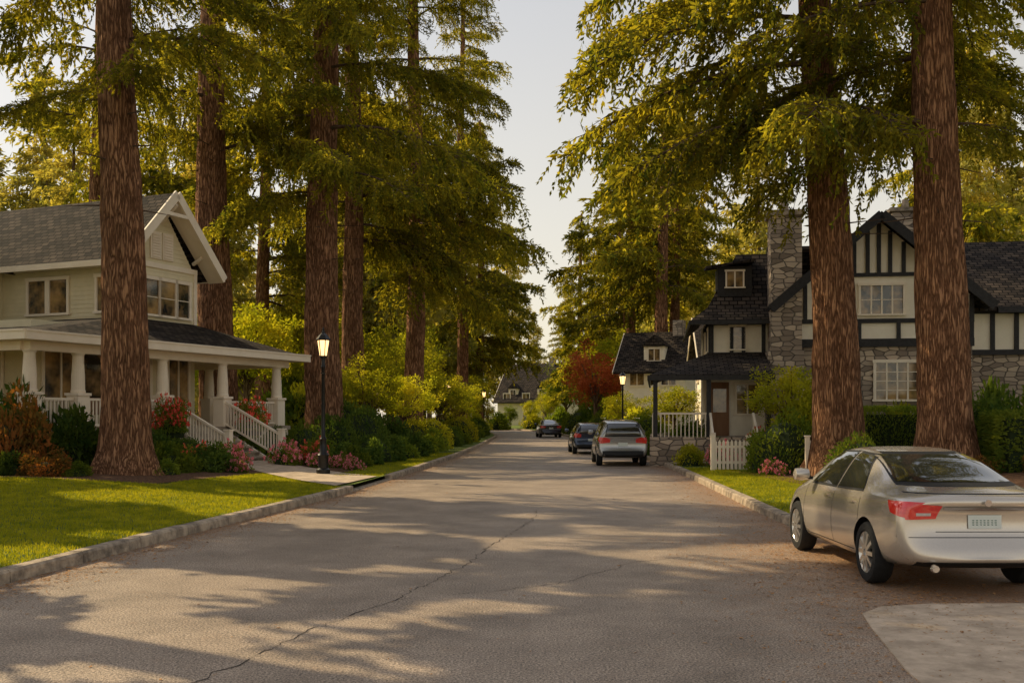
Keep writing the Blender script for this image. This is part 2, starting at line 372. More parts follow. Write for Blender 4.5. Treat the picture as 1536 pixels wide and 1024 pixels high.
def fir(x,y,z0,h,r,cb,maxl,seed,lean=(0,0),step=.7,per=2,lo=False,gap=None,mat='bark',droop=0,low=(),lib=None):
    rg=random.Random(seed); e=empty('fir_tree',(x,y,z0))
    trunk_obj(h,r,lean,e,seed,mat, seg=40 if lo else 56, rows=60 if lo else 110)
    lib=lib or (BOUGHS_LO if lo else BOUGHS)
    def put(zz,L,az,pitch):
        o=bpy.data.objects.new('bough',rg.choice(lib)); sc=L/5.0
        o.scale=(sc,max(sc,.55)*rg.uniform(.85,1.15),max(sc,.6)*rg.uniform(.8,1.3))
        o.location=(lean[0]*zz,lean[1]*zz,zz)
        o.rotation_euler=(rg.uniform(-.25,.25), pitch, az); link(o,e)
    for (zz,L,azd) in low: put(zz,L,R(azd),R(rg.uniform(4,12)))
    z=cb
    while z<h-.3:
        f=(z-cb)/(h-cb)
        for k in range(per):
            L=maxl*(1-f)**.75*rg.uniform(.55,1.1)*(.75+.25*min(1,f*5))+.6
            az=rg.uniform(0,2*math.pi)
            if gap and rg.random()<gap: continue
            put(z+rg.uniform(-.3,.3),L,az,R(rg.uniform(-4,16)-22*f+droop))
        z+=step*rg.uniform(.8,1.2)
    b=MB()
    for i in range(7):
        zz=rg.uniform(cb*.6,cb); az=rg.uniform(0,6.28); l=rg.uniform(.4,1.3)
        c=Vector((lean[0]*zz,lean[1]*zz,zz)); d=Vector((math.cos(az),math.sin(az),.1))
        b.tube([c,c+d*(r*.7),c+d*(r+l)+Vector((0,0,-.15))],[.035,.025,.006],'twig',5)
    b.obj('dead_branches',e)
    return e

# ------------------------------------------------------------------ far conifer / broadleaf / shrubs
def far_conifer(seed,h=30,cb=5,mx=6.2,mat='fir_far_haze',nb=130):
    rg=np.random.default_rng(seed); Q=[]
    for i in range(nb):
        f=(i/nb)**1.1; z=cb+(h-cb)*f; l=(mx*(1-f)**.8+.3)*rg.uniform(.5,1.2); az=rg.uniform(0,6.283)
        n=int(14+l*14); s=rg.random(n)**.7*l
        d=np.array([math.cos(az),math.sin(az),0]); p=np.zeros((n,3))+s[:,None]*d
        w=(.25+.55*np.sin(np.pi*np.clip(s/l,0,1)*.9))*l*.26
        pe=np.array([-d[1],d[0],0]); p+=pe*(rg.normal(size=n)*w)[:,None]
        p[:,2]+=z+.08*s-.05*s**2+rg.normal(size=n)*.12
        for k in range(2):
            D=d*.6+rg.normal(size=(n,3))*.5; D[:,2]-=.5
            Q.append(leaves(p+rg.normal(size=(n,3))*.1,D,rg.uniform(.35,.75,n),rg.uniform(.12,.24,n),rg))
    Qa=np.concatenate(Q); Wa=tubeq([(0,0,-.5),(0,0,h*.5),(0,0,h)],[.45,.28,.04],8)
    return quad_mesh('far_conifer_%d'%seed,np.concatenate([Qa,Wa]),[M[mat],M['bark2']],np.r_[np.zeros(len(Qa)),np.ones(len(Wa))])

def crown_mesh(seed,mat,ncl=64,per=110,leaf=.06,wood='bark2',flat=1.0):
    rg=np.random.default_rng(seed); Q=[];W=[]
    C=[]
    for i in range(ncl):
        v=rg.normal(size=3); v/=np.linalg.norm(v); v*=rg.uniform(.35,.95)
        v[2]*=.8*flat; c=v+np.array([0,0,1.55]); C.append(c)
        cr=rg.uniform(.16,.32)
        p=rg.normal(size=(per,3)); p=nrm(p)*(rg.random((per,1))**.4)*cr; p[:,2]*=.7
        D=p/cr+rg.normal(size=p.shape)*.6
        Q.append(leaves(c+p,D,rg.uniform(.7,1.4,per)*leaf,rg.uniform(.7,1.2,per)*leaf*.6,rg))
    W.append(tubeq([(0,0,-.1),(.02,0,.5),(0,.02,1.0),(0,0,1.5)],[.07,.055,.045,.02],8))
    for c in C[::3]:
        b=np.array([0,0,rg.uniform(.6,1.1)]); m=(b+c)/2+np.array([0,0,.06])
        W.append(tubeq([tuple(b),tuple(m),tuple(c)],[.028,.017,.006],4))
    Qa=np.concatenate(Q);Wa=np.concatenate(W)
    return quad_mesh('crown_%d'%seed,np.concatenate([Qa,Wa]),[M[mat],M[wood]],np.r_[np.zeros(len(Qa)),np.ones(len(Wa))])

def shrub_mesh(seed,mat,n=3600,leaf=.09,kind='round',flower=None,nfl=60,flat=.85):
    rg=np.random.default_rng(seed)
    if kind=='round':
        p=nrm(rg.normal(size=(n,3))); p[:,2]=np.abs(p[:,2])*1.0-.15
        lump=1+.10*np.sin(p[:,0]*5+seed)*np.sin(p[:,1]*6+seed*2)+.10*np.sin(p[:,2]*7+p[:,0]*4+seed)
        N=p.copy(); P=p*lump[:,None]*(rg.uniform(.82,1.0,n)[:,None])
    elif kind=='loose':
        k=26; c=nrm(rg.normal(size=(k,3)))*rg.uniform(.3,.78,(k,1)); c[:,2]=np.abs(c[:,2])
        ii=rg.integers(0,k,n); q=nrm(rg.normal(size=(n,3))); N=q
        P=c[ii]+q*rg.uniform(.2,.38,(k,1))[ii]*(rg.random((n,1))**.3)
        P[:,2]=np.maximum(P[:,2],.02)
    else:
        f=rg.integers(0,5,n); u=rg.uniform(-1,1,n); v=rg.uniform(-1,1,n)
        P=np.zeros((n,3));N=np.zeros((n,3))
        for a,(ax,sg) in enumerate([(0,1),(0,-1),(1,1),(1,-1),(2,1)]):
            m=f==a; o=[i for i in range(3) if i!=ax]
            P[m,ax]=sg; P[m,o[0]]=u[m]; P[m,o[1]]=v[m]; N[m,ax]=sg
        P*= (1-rg.random((n,1))**2*.12)
        rl=np.linalg.norm(P,axis=1,keepdims=True); P*= np.minimum(1,1.5/rl)
        P[:,2]=P[:,2]*.5+.5
    D=N*.8+rg.normal(size=P.shape)*.65; D[:,2]+=.25
    V=leaves(P,D,rg.uniform(.6,1.3,n)*leaf,rg.uniform(.6,1.2,n)*leaf*.55,rg)
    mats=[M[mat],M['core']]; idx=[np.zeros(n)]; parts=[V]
    if flower:
        mats.append(M[flower]); cand=np.where(P[:,2]>.15)[0]; fi=rg.choice(cand,nfl); 
        for j in fi:
            c=P[j]+N[j]*.08; kk=8; pp=c+rg.normal(size=(kk,3))*.028
            parts.append(leaves(pp,N[j]+rg.normal(size=(kk,3))*.8,.10,.08,rg)); idx.append(np.full(kk,2))
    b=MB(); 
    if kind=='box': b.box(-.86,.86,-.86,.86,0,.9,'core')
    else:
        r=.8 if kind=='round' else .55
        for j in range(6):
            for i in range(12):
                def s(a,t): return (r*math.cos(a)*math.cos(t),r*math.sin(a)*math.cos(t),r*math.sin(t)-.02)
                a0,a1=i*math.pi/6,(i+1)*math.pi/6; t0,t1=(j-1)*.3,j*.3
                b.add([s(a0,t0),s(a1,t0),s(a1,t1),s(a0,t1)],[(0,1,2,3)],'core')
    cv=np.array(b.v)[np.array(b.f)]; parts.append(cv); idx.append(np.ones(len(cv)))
    return quad_mesh('shrub_%d'%seed,np.concatenate(parts),mats,np.concatenate(idx))

# ------------------------------------------------------------------ terrain layout
ys=np.arange(-6,170,.25)
lp=[(-6,-8.3),(0,-7.3),(10.9,-5.55),(15.8,-5.0),(22.5,-4.0),(30,-3.35),(45,-2.4),(60,-1.8),(86,-1.2),(105,-2.2),(125,-6),(150,-14),(170,-22)]
rp=[(-6,4.2),(16,4.5),(25,4.95),(34,5.4),(45,5.6),(60,5.5),(75,5.0),(90,4.6),(105,4.2),(125,.6),(150,-7),(170,-15)]
def sm(a):
    k=np.ones(21)/21; return np.convolve(np.pad(a,10,mode='edge'),k,'valid')
XL=sm(np.interp(ys,*zip(*lp))); XR=sm(np.interp(ys,*zip(*rp)))
def xl(y): return float(np.interp(y,ys,XL))
def xr(y): return float(np.interp(y,ys,XR))
def sst(t): t=min(1,max(0,t)); return t*t*(3-2*t)
def zL(x,y): return .135+.28*sst((xl(y)-x-1)/7)
def zR(x,y): return .135+.45*sst((x-xr(y)-2)/8)

b=MB(); S=900
b.poly([(-S,-200,-.03),(S,-200,-.03),(S,S,-.03),(-S,S,-.03)],'floor'); b.obj('ground')
NX=46; vs=[];fs=[];lit=[]
Yr=[y for y in ys if y<60]+[y for y in ys[::4] if y>=60]
for y in Yr:
    L0=xl(y)-.05; R0=xr(y)+.05
    if y<15.4: R0=14.0
    for i in range(NX):
        x=L0+(R0-L0)*i/(NX-1); vs.append((x,float(y),.0))
        dl=x-xl(y); dr=xr(y)-x
        a=max(0,.75-dl*1.1)+max(0,.8-max(dr,0)*.65)
        if y<16: a=max(min(a,.5),min(.85,(x-1.6)/3.6))
        lit.append(min(a,.85)-.12)
for j in range(len(Yr)-1):
    for i in range(NX-1): fs.append((j*NX+i,j*NX+i+1,(j+1)*NX+i+1,(j+1)*NX+i))
me=bpy.data.meshes.new('road'); me.from_pydata(vs,[],fs); me.materials.append(M['road'])
at=me.attributes.new('litter','FLOAT','POINT'); at.data.foreach_set('value',lit)
link(bpy.data.objects.new('road',me))
def verge(name,side,y0,y1,zf,mat):
    vs=[];fs=[]; Y=list(np.arange(y0,y1,.5)); offs=[.15,.5,1,1.6,2.3,3.2,4.2,5.5,7,9,12,18,30,70]
    for y in Y:
        e=xl(y) if side<0 else xr(y)
        for o in offs:
            x=e+side*o; vs.append((x,y,zf(x,y)))
    n=len(offs)
    for j in range(len(Y)-1):
        for i in range(n-1):
            f=(j*n+i,j*n+i+1,(j+1)*n+i+1,(j+1)*n+i); fs.append(f if side>0 else f[::-1])
    me=bpy.data.meshes.new(name); me.from_pydata(vs,[],fs); me.materials.append(M[mat]); 
    me.polygons.foreach_set('use_smooth',[True]*len(fs)); return link(bpy.data.objects.new(name,me))
verge('lawn',-1,-6,168,zL,'turf'); verge('lawn',1,15.55,168,zR,'turf')
def curb(pts,name,drop=None,side=1):
    b=MB(); acc=0
    P=[Vector((p[0],p[1],0)) for p in pts]
    out=[P[0]]
    for i in range(1,len(P)):
        while (P[i]-out[-1]).length>=1.5:
            out.append(out[-1]+(P[i]-out[-1]).normalized()*1.5)
    for a,c in zip(out[:-1],out[1:]):
        d=(c-a).normalized(); n=Vector((-d.y,d.x,0))*side
        a2=a+d*.008; c2=c-d*.008; h=.15+rnd.uniform(-.006,.006)
        if drop and drop[0]<a.y<drop[1]: h=.035
        w=.2
        prof=[(0,-.05),(0.01,h-.03),(.035,h),(w,h),(w,-.05)]
        v=[tuple(a2+n*u+Vector((0,0,z))) for u,z in prof]+[tuple(c2+n*u+Vector((0,0,z))) for u,z in prof]
        f=[(0,1,2,3,4),(9,8,7,6,5)]+[(i,i+5,i+6,i+1) for i in range(4)]
        b.add(v,f,'curb')
    return b.obj(name)
curb([(xl(y),y) for y in np.arange(-5,165,.5)],'curb',(24.3,28.5),1)
curb([(12,15.35),(6.2,15.35),(5.3,15.5),(4.85,15.8),(4.62,16.3)]+[(xr(y),y) for y in np.arange(16.8,165,.5)],'curb',None,-1)

def patch(name,pts,mat,zf,dz):
    vs=[];fs=[];n=16
    p=[Vector((a[0],a[1],0)) for a in pts]
    for j in range(n+1):
        for i in range(n+1):
            u,v=i/n,j/n
            q=(p[0]*(1-u)+p[1]*u)*(1-v)+(p[3]*(1-u)+p[2]*u)*v
            vs.append((q.x,q.y,zf(q.x,q.y)+dz))
    for j in range(n):
        for i in range(n): fs.append((j*(n+1)+i,j*(n+1)+i+1,(j+1)*(n+1)+i+1,(j+1)*(n+1)+i))
    me=bpy.data.meshes.new(name); me.from_pydata(vs,[],fs); me.materials.append(M[mat]); return link(bpy.data.objects.new(name,me))
patch('garden_bed',[(-24,23.2),(-8.2,23.4),(-6.6,30),(-24,40)],'soil',zL,.02)
patch('garden_bed',[(-7.5,30.5),(-4.9,30.3),(-3.9,46),(-10,46)],'soil',zL,.02)
patch('garden_bed',[(-10,46.02),(-3.9,46.02),(-3.2,80),(-14,80)],'soil',zL,.02)
patch('garden_bed',[(7.6,18.6),(22,17.5),(22,36),(6.6,31.2)],'soil',zR,.02)
patch('garden_bed',[(6.55,33.5),(9.5,34),(12,60),(6.3,60)],'soil',zR,.02)
patch('footpath',[(-9.2,32.0),(-4.22,24.5),(-3.72,28.2),(-8.0,34.2)],'concrete',zL,.03)
patch('footpath',[(5.65,35.2),(9.2,36.6),(9.0,37.9),(5.7,36.5)],'concrete',zR,.03)
b=MB(); pts=[(13,10.1),(4.1,10.0),(3.55,9.85),(3.25,9.5),(3.1,8.8),(2.85,7.4),(2.6,5),(2.4,1),(13,1)]
b.slab([(x,y,.012) for x,y in pts[::-1]],.03,'concrete'); b.obj('driveway')

def crack(name,pts,w0,seed):
    rg=random.Random(seed); P=[]
    for a,c in zip(pts[:-1],pts[1:]):
        L=math.dist(a,c); n=int(L/.12)+1
        for i in range(n):
            t=i/n; P.append((a[0]+(c[0]-a[0])*t+rg.uniform(-.045,.045),a[1]+(c[1]-a[1])*t+rg.uniform(-.045,.045)))
    b=MB()
    for a,c in zip(P[:-1],P[1:]):
        d=Vector((c[0]-a[0],c[1]-a[1],0)).normalized(); n=Vector((-d.y,d.x,0))
        w=w0*rg.uniform(.3,1.3)
        A=Vector((a[0],a[1],.004));C=Vector((c[0],c[1],.004))
        b.add([A-n*w,C-n*w,C+n*w,A+n*w],[(0,1,2,3)],'crack')
    return b
bc=crack('c',[(-2.2,7.0),(-1.75,8.8),(-1.2,10.2),(-.6,12.5),(-.3,14.5),(.35,18),(.5,20)],.006,3)
b2=crack('c',[(-1.2,10.2),(.5,11.2),(1.5,12.8),(2.6,13.6)],.004,5); 
base=len(bc.v); bc.v+=b2.v; bc.f+=[[i+base for i in f] for f in b2.f]; bc.m+=b2.m
bc.obj('pavement_crack')

rg=np.random.default_rng(5)
def litter_pts():
    P=[]
    n=9000
    y=rg.uniform(7,60,n)**1.0; y=7+(y-7)*rg.random(n)**.7
    XLv=np.interp(y,ys,XL); XRv=np.interp(y,ys,XR)
    P.append(np.stack([XLv+np.abs(rg.normal(size=n))*.4,y,np.full(n,.006)],1))
    P.append(np.stack([XRv-np.abs(rg.normal(size=n))*.7,y,np.full(n,.006)],1))
    m=18000; x=rg.uniform(1.5,9,m); y=rg.uniform(6.8,15.2,m); keep=rg.random(m)<np.clip((x-1.6)/3.2,0.01,1)
    ondrive=(x>2.9)&(y<9.8); keep&=~(ondrive&(rg.random(m)<.85))
    P.append(np.stack([x,y,np.where(ondrive,.018,.006)],1)[keep])
    m=500; x=rg.uniform(-5,4,m); y=rg.uniform(6.8,35,m); P.append(np.stack([x,y,np.full(m,.006)],1))
    return np.concatenate(P)
P=litter_pts(); n=len(P); a=rg.uniform(0,6.283,n); D=np.stack([np.cos(a),np.sin(a),rg.uniform(0,.25,n)],1)
Ln=rg.uniform(.02,.06,n); W=np.where(rg.random(n)<.25,rg.uniform(.012,.025,n),.006)
S=np.stack([-np.sin(a),np.cos(a),rg.uniform(-.2,.3,n)],1)
V=np.stack([P,P+D*Ln[:,None]*.5+S*W[:,None],P+D*Ln[:,None],P+D*Ln[:,None]*.5-S*W[:,None]*.6],1); V[:,:,2]=np.maximum(V[:,:,2],P[:,None,2])
link(bpy.data.objects.new('fallen_leaves',quad_mesh('fallen_leaves',V,[M['litter']])))

def grass(name,n,xa,xb,ya,yb,zf,ok):
    x=rg.uniform(xa,xb,n*2); y=rg.uniform(ya,yb,n*2); k=np.array([ok(a,c) for a,c in zip(x,y)]); x=x[k][:n]; y=y[k][:n]
    z=np.array([zf(a,c) for a,c in zip(x,y)])
    P=np.stack([x,y,z],1); D=rg.normal(size=P.shape)*.35; D[:,2]=1
    V=leaves(P,D,rg.uniform(.03,.075,len(P)),.012,rg,mid=.25)
    link(bpy.data.objects.new(name,quad_mesh(name,V,[M['grass']])))
grass('grass',100000,-15,-3.5,9,24.4,zL,lambda x,y: x<xl(y)-.2 and (x>-.52*y-.5) and (y<23.4 or x>-7.9) and x<-4.25-(y-24.5)*.664)
grass('grass',14000,-8.4,-4.3,24.4,30,zL,lambda x,y: x<-4.27-(y-24.5)*.664 and x>-8.2+(y-23.4)*.242)
grass('grass',20000,-7,-2.6,28.3,46,zL,lambda x,y: x<xl(y)-.2 and x>-4.9+(y-30)*.06 and y>28.4)
grass('grass',40000,4.6,9,15.7,33,zR,lambda x,y: x>xr(y)+.2 and x<8.6-(y-18)*.12)

# ------------------------------------------------------------------ windows etc
def window(b,cx,cz,w,h,nx=1,nz=1,fr='white',fw=.1,dep=.06,sill=True):
    b.box(cx-w/2,cx+w/2,-.012,.0,cz-h/2,cz+h/2,'glass')
    b.box(cx-w/2-fw,cx-w/2,-dep,0,cz-h/2,cz+h/2,fr); b.box(cx+w/2,cx+w/2+fw,-dep,0,cz-h/2,cz+h/2,fr)
    b.box(cx-w/2-fw-.03,cx+w/2+fw+.03,-dep-.015,0,cz+h/2,cz+h/2+fw*1.2,fr)
    b.box(cx-w/2-fw-.04,cx+w/2+fw+.04,-dep-.04,0,cz-h/2-fw*.8,cz-h/2,fr)
    for i in range(1,nx): 
        x=cx-w/2+w*i/nx; b.box(x-.03,x+.03,-.045,-.012,cz-h/2,cz+h/2,fr)
    for i in range(1,nz):
        z=cz-h/2+h*i/nz; b.box(cx-w/2,cx+w/2,-.032,-.012,z-.014,z+.014,fr)
def siding(b,x0f,x1f,z0,z1,k='siding',s=.15):
    z=z0
    while z<z1-.01:
        t=min(z+s,z1); a0,a1=x0f(t),x1f(t)
        if a1-a0>.1:
            b.add([(a0,-.022,z),(a1,-.022,z),(a1,-.003,t),(a0,-.003,t),(a0,0,z),(a1,0,z),(a1,0,t),(a0,0,t)],
                  [(0,1,2,3),(0,4,5,1),(0,3,7,4),(1,5,6,2)],k)
        z=t
def wallM(ox,oy,ang): return Matrix.Translation((ox,oy,0)) @ Matrix.Rotation(ang,4,'Z')

# ------------------------------------------------------------------ craftsman house (left)
def craftsman():
    e=empty('craftsman_house',(-7.95,39,0.0),R(67))
    w=MB(); fl=1.45
    w.box(-10,-2.7,2.9,13,0,4.75,'siding'); w.box(-2.72,-.9,6,12,0,4.75,'siding')
    w.box(-6.2,-2.7,2.92,13,4.75,7.0,'siding'); w.box(-11,-6.2,8.5,13,4.75,7.0,'siding'); w.box(-2.7,-.6,6.4,11,4.75,6.5,'siding')
    w.extr([(-6.2,2.92,7.0),(-2.7,2.92,7.0),(-4.45,2.92,9.35)],(0,.15,0),'siding')
    w.extr([(-11,8.5,7.0),(-11,13,7.0),(-11,10.75,8.9)],(.1,0,0),'siding')
    w.M=wallM(0,2.9,0); siding(w,lambda z:-6.2,lambda z:-2.7,4.75,7.0)
    siding(w,lambda z:-6.2+(z-7)*.745,lambda z:-2.7-(z-7)*.745,7.0,9.3)
    siding(w,lambda z:-10,lambda z:-2.7,fl,4.6)
    w.M=wallM(-6.2,13,R(-90)); siding(w,lambda z:4.5,lambda z:10.08,4.75,7.0)
    w.M=wallM(0,8.5,0); siding(w,lambda z:-11,lambda z:-6.22,4.75,7.0)
    w.obj('walls',e)
    t=MB()
    for x in (-6.2,-2.7): t.box(x-.08,x+.08,2.84,3.0,4.75,7.05,'white')
    t.box(-6.28,-2.62,2.83,2.93,6.98,7.16,'white'); t.box(-6.26,-2.64,2.83,2.9,4.75,4.92,'white')
    t.box(-6.27,-6.16,3.05,8.5,6.85,7.0,'white')
    t.obj('corner_trim',e)
    g=MB(); g.M=wallM(0,2.88,0)
    window(g,-5.0,5.95,.75,1.2,1,2); window(g,-4.15,5.95,.75,1.2,1,2); window(g,-3.35,5.95,.6,1.2,1,2)
    window(g,-8.9,3.1,1.3,1.5,2,1); window(g,-7.6,3.1,.8,1.5,1,1); window(g,-3.6,3.1,1.0,1.5,2,1)
    for cx in (-4.75,-4.15):
        g.box(cx-.26,cx+.26,-.05,0,7.3,8.25,'white')
        for i in range(9): g.add([(cx-.2,-.09,7.36+i*.095),(cx+.2,-.09,7.36+i*.095),(cx+.2,-.05,7.43+i*.095),(cx-.2,-.05,7.43+i*.095)],[(0,1,2,3)],'white')
    g.M=wallM(-6.23,13,R(-90))
    window(g,9.3,5.95,.65,1.15); window(g,7.2,5.95,.8,1.15); window(g,6.2,5.95,.8,1.15)
    g.M=wallM(0,8.48,0); window(g,-8.6,5.9,1.2,1.1,2)
    g.M=wallM(-2.68,2.9,R(90)); window(g,1.2,5.9,.9,1.1)
    g.M=wallM(-10.02,13,R(-90)); window(g,8.3,3.0,1.2,1.5,2)
    g.obj('windows',e)
    d=MB(); d.M=wallM(0,2.87,0)
    d.box(-6.1,-5.1,-.06,0,fl,fl+2.15,'wood'); d.box(-5.95,-5.25,-.075,-.06,fl+1.1,fl+1.9,'glass')
    for a in (-6.22,-5.1): d.box(a,a+.12,-.09,0,fl,fl+2.27,'white')
    d.box(-6.22,-4.98,-.09,0,fl+2.15,fl+2.3,'white'); d.obj('front_door',e)
    r=MB(); T=.14
    ax,az=-4.45,9.6
    for sx,ex in ((-1,-6.95),(1,-1.95)):
        pts=[(ax,2.2,az),(ex,2.2,6.95),(ex,13.3,6.95),(ax,13.3,az)]
        r.slab(pts if sx<0 else pts[::-1],T,'shingle')
    r.slab([(-11.6,10.75,9.2),(-11.6,7.9,6.95),(-5.6,7.9,6.95),(-5.6,10.75,9.2)],T,'shingle')
    r.slab([(-5.6,10.75,9.2),(-5.6,13.6,6.95),(-11.6,13.6,6.95),(-11.6,10.75,9.2)],T,'shingle')
    r.slab([(-2.75,5.9,6.95),(-.2,5.9,6.4),(-.2,11.5,6.4),(-2.75,11.5,6.95)],T,'shingle')
    o=[(-12.9,-.15),(.1,-.15),(.1,13),(-12.9,13)]; i_=[(-6.2,2.88),(-2.7,2.88),(-2.7,13),(-6.2,13)]
    for k in (0,1,3):
        a,c=o[k],o[(k+1)%4]; p,q=i_[k],i_[(k+1)%4]
        r.slab([(a[0],a[1],4.05),(c[0],c[1],4.05),(q[0],q[1],5.15),(p[0],p[1],5.15)],.1,'shingle')
    r.obj('roof',e)
    c=MB()
    c.box(-9.6,-8.9,10.2,10.9,7,10.2,'stone'); c.box(-9.68,-8.82,10.12,10.98,10.2,10.32,'curb'); c.obj('chimney',e)
    bt=MB()
    for ex in (-6.98,-1.92):
        bt.beam((ax,2.15,az-.06),(ex,2.15,6.86),.07,.3,'white')
        bt.beam((ex,2.15,6.88),(ex,13.2,6.88),.05,.2,'white')
        bt.beam((ax+(ex-ax)*.66,2.5,az-.22+(6.86-az)*.66),(ax+(ex-ax)*.66,2.9,7.35),.1,.1,'white')
        bt.slab([(ax,2.18,az-.17),(ex,2.18,6.78),(ex,2.9,6.78),(ax,2.9,az-.17)],.03,'white')
    bt.beam((ax,2.2,9.2),(ax,2.9,8.6),.12,.12,'white'); bt.box(ax-.6,ax+.6,2.12,2.2,8.75,8.87,'white')
    bt.beam((-11.62,7.86,6.88),(-6.9,7.86,6.88),.05,.2,'white')
    bt.box(-.22,-.14,5.9,11.5,6.1,6.38,'white'); bt.box(-2.0,-.2,5.84,5.9,6.12,6.4,'white')
    for (p,q) in (((-12.95,-.2),(.15,-.2)),((.15,-.2),(.15,13)),((-12.95,-.2),(-12.95,13))):
        bt.beam((*p,3.97),(*q,3.97),.06,.22,'white'); 
        bt.beam((p[0],p[1],4.1),(q[0],q[1],4.1),.12,.05,'white')
    bt.box(-12.85,.05,-.1,2.9,3.86,3.9,'white'); bt.box(-12.85,-10,2.9,13,3.86,3.9,'white'); bt.box(-2.7,.05,2.9,13,3.86,3.9,'white')
    bt.obj('fascia_boards',e)
    p=MB()
    p.box(-12.3,-.4,.3,2.9,fl-.15,fl,'deck'); p.box(-12.3,-10,2.9,13,fl-.15,fl,'deck'); p.box(-2.7,-.4,2.9,13,fl-.15,fl,'deck')
    p.box(-12.25,-6.95,.38,.44,0,fl-.15,'white'); p.box(-4.15,-.45,.38,.44,0,fl-.15,'white'); p.box(-12.25,-12.19,.44,13,0,fl-.15,'white')
    p.box(-12.3,-.4,.36,.62,3.62,3.86,'white'); p.box(-12.4,-12.14,.62,13,3.62,3.86,'white'); p.box(-.65,-.4,.62,13,3.62,3.86,'white')
    p.obj('porch',e)
    cl=MB()
    cols=[(-1.0,.5),(-4.1,.5),(-7.05,.5),(-10.5,.5),(-12.2,.5),(-.55,4),(-.55,8),(-12.2,4),(-12.2,8)]
    for cx,cy in cols:
        cl.box(cx-.22,cx+.22,cy-.22,cy+.22,fl,fl+.95,'white'); cl.box(cx-.26,cx+.26,cy-.26,cy+.26,fl+.95,fl+1.03,'white')
        cl.lathe([(.2,0),(.21,.05),(.19,.1),(.185,.5),(.15,1.05),(.16,1.08),(.19,1.12),(.2,1.14)],'white',20,(cx,cy,fl+1.03))
    cl.obj('porch_columns',e,bevel=.008)
    ra=MB()
    def rail(p,q,z0,z1,hh=.85):
        p=Vector((*p,z0));q=Vector((*q,z1)); L=(q-p).length; u=Vector((0,0,1))
        ra.beam(p+u*hh,q+u*hh,.09,.07,'white'); ra.beam(p+u*.1,q+u*.1,.06,.06,'white')
        n=int(L/.13)
        for i in range(1,n):
            c=p+(q-p)*i/n; ra.beam(c+u*.1,c+u*hh,.04,.04,'white')
    for a,c in ((-12.2,-10.74),(-10.26,-7.3),(-3.86,-1.24)): rail((a,.45),(c,.45),fl,fl)
    rail((-.55,.7),(-.55,3.8),fl,fl); rail((-12.2,.7),(-12.2,3.8),fl,fl); rail((-12.2,4.2),(-12.2,7.8),fl,fl)
    for x in (-6.95,-4.2):
        rail((x,.3),(x,-1.95),fl,.35); 
        ra.box(x-.09,x+.09,-2.12,-1.94,.15,1.35,'white'); ra.box(x-.12,x+.12,-2.15,-1.91,1.35,1.4,'white')
    ra.obj('railings',e)
    st=MB(); n=7
    for i in range(n):
        z=fl-(i+1)*.165; y1=.36-i*.31; st.box(-6.9,-4.25,y1-.33,y1,z-.05,z,'deck'); st.box(-6.88,-4.27,y1-.28,y1-.02,0,z-.05,'curb')
    st.extr([(-6.98,.36,0),(-6.98,.36,fl-.1),(-6.98,-1.9,.2),(-6.98,-1.9,0)],(.07,0,0),'white'); st.extr([(-4.24,.36,0),(-4.24,.36,fl-.1),(-4.24,-1.9,.2),(-4.24,-1.9,0)],(.07,0,0),'white')
    st.obj('stairs',e)
    be=MB(); be.M=wallM(-8.3,2.2,0)
    be.box(-.7,.7,-.25,.25,fl+.4,fl+.45,'wood'); be.box(-.7,.7,.22,.27,fl+.45,fl+.95,'wood')
    for x in (-.66,.6):
        for y in (-.22,.18): be.box(x,x+.06,y,y+.06,fl,fl+.62,'wood')
    be.obj('bench',e)
craftsman()

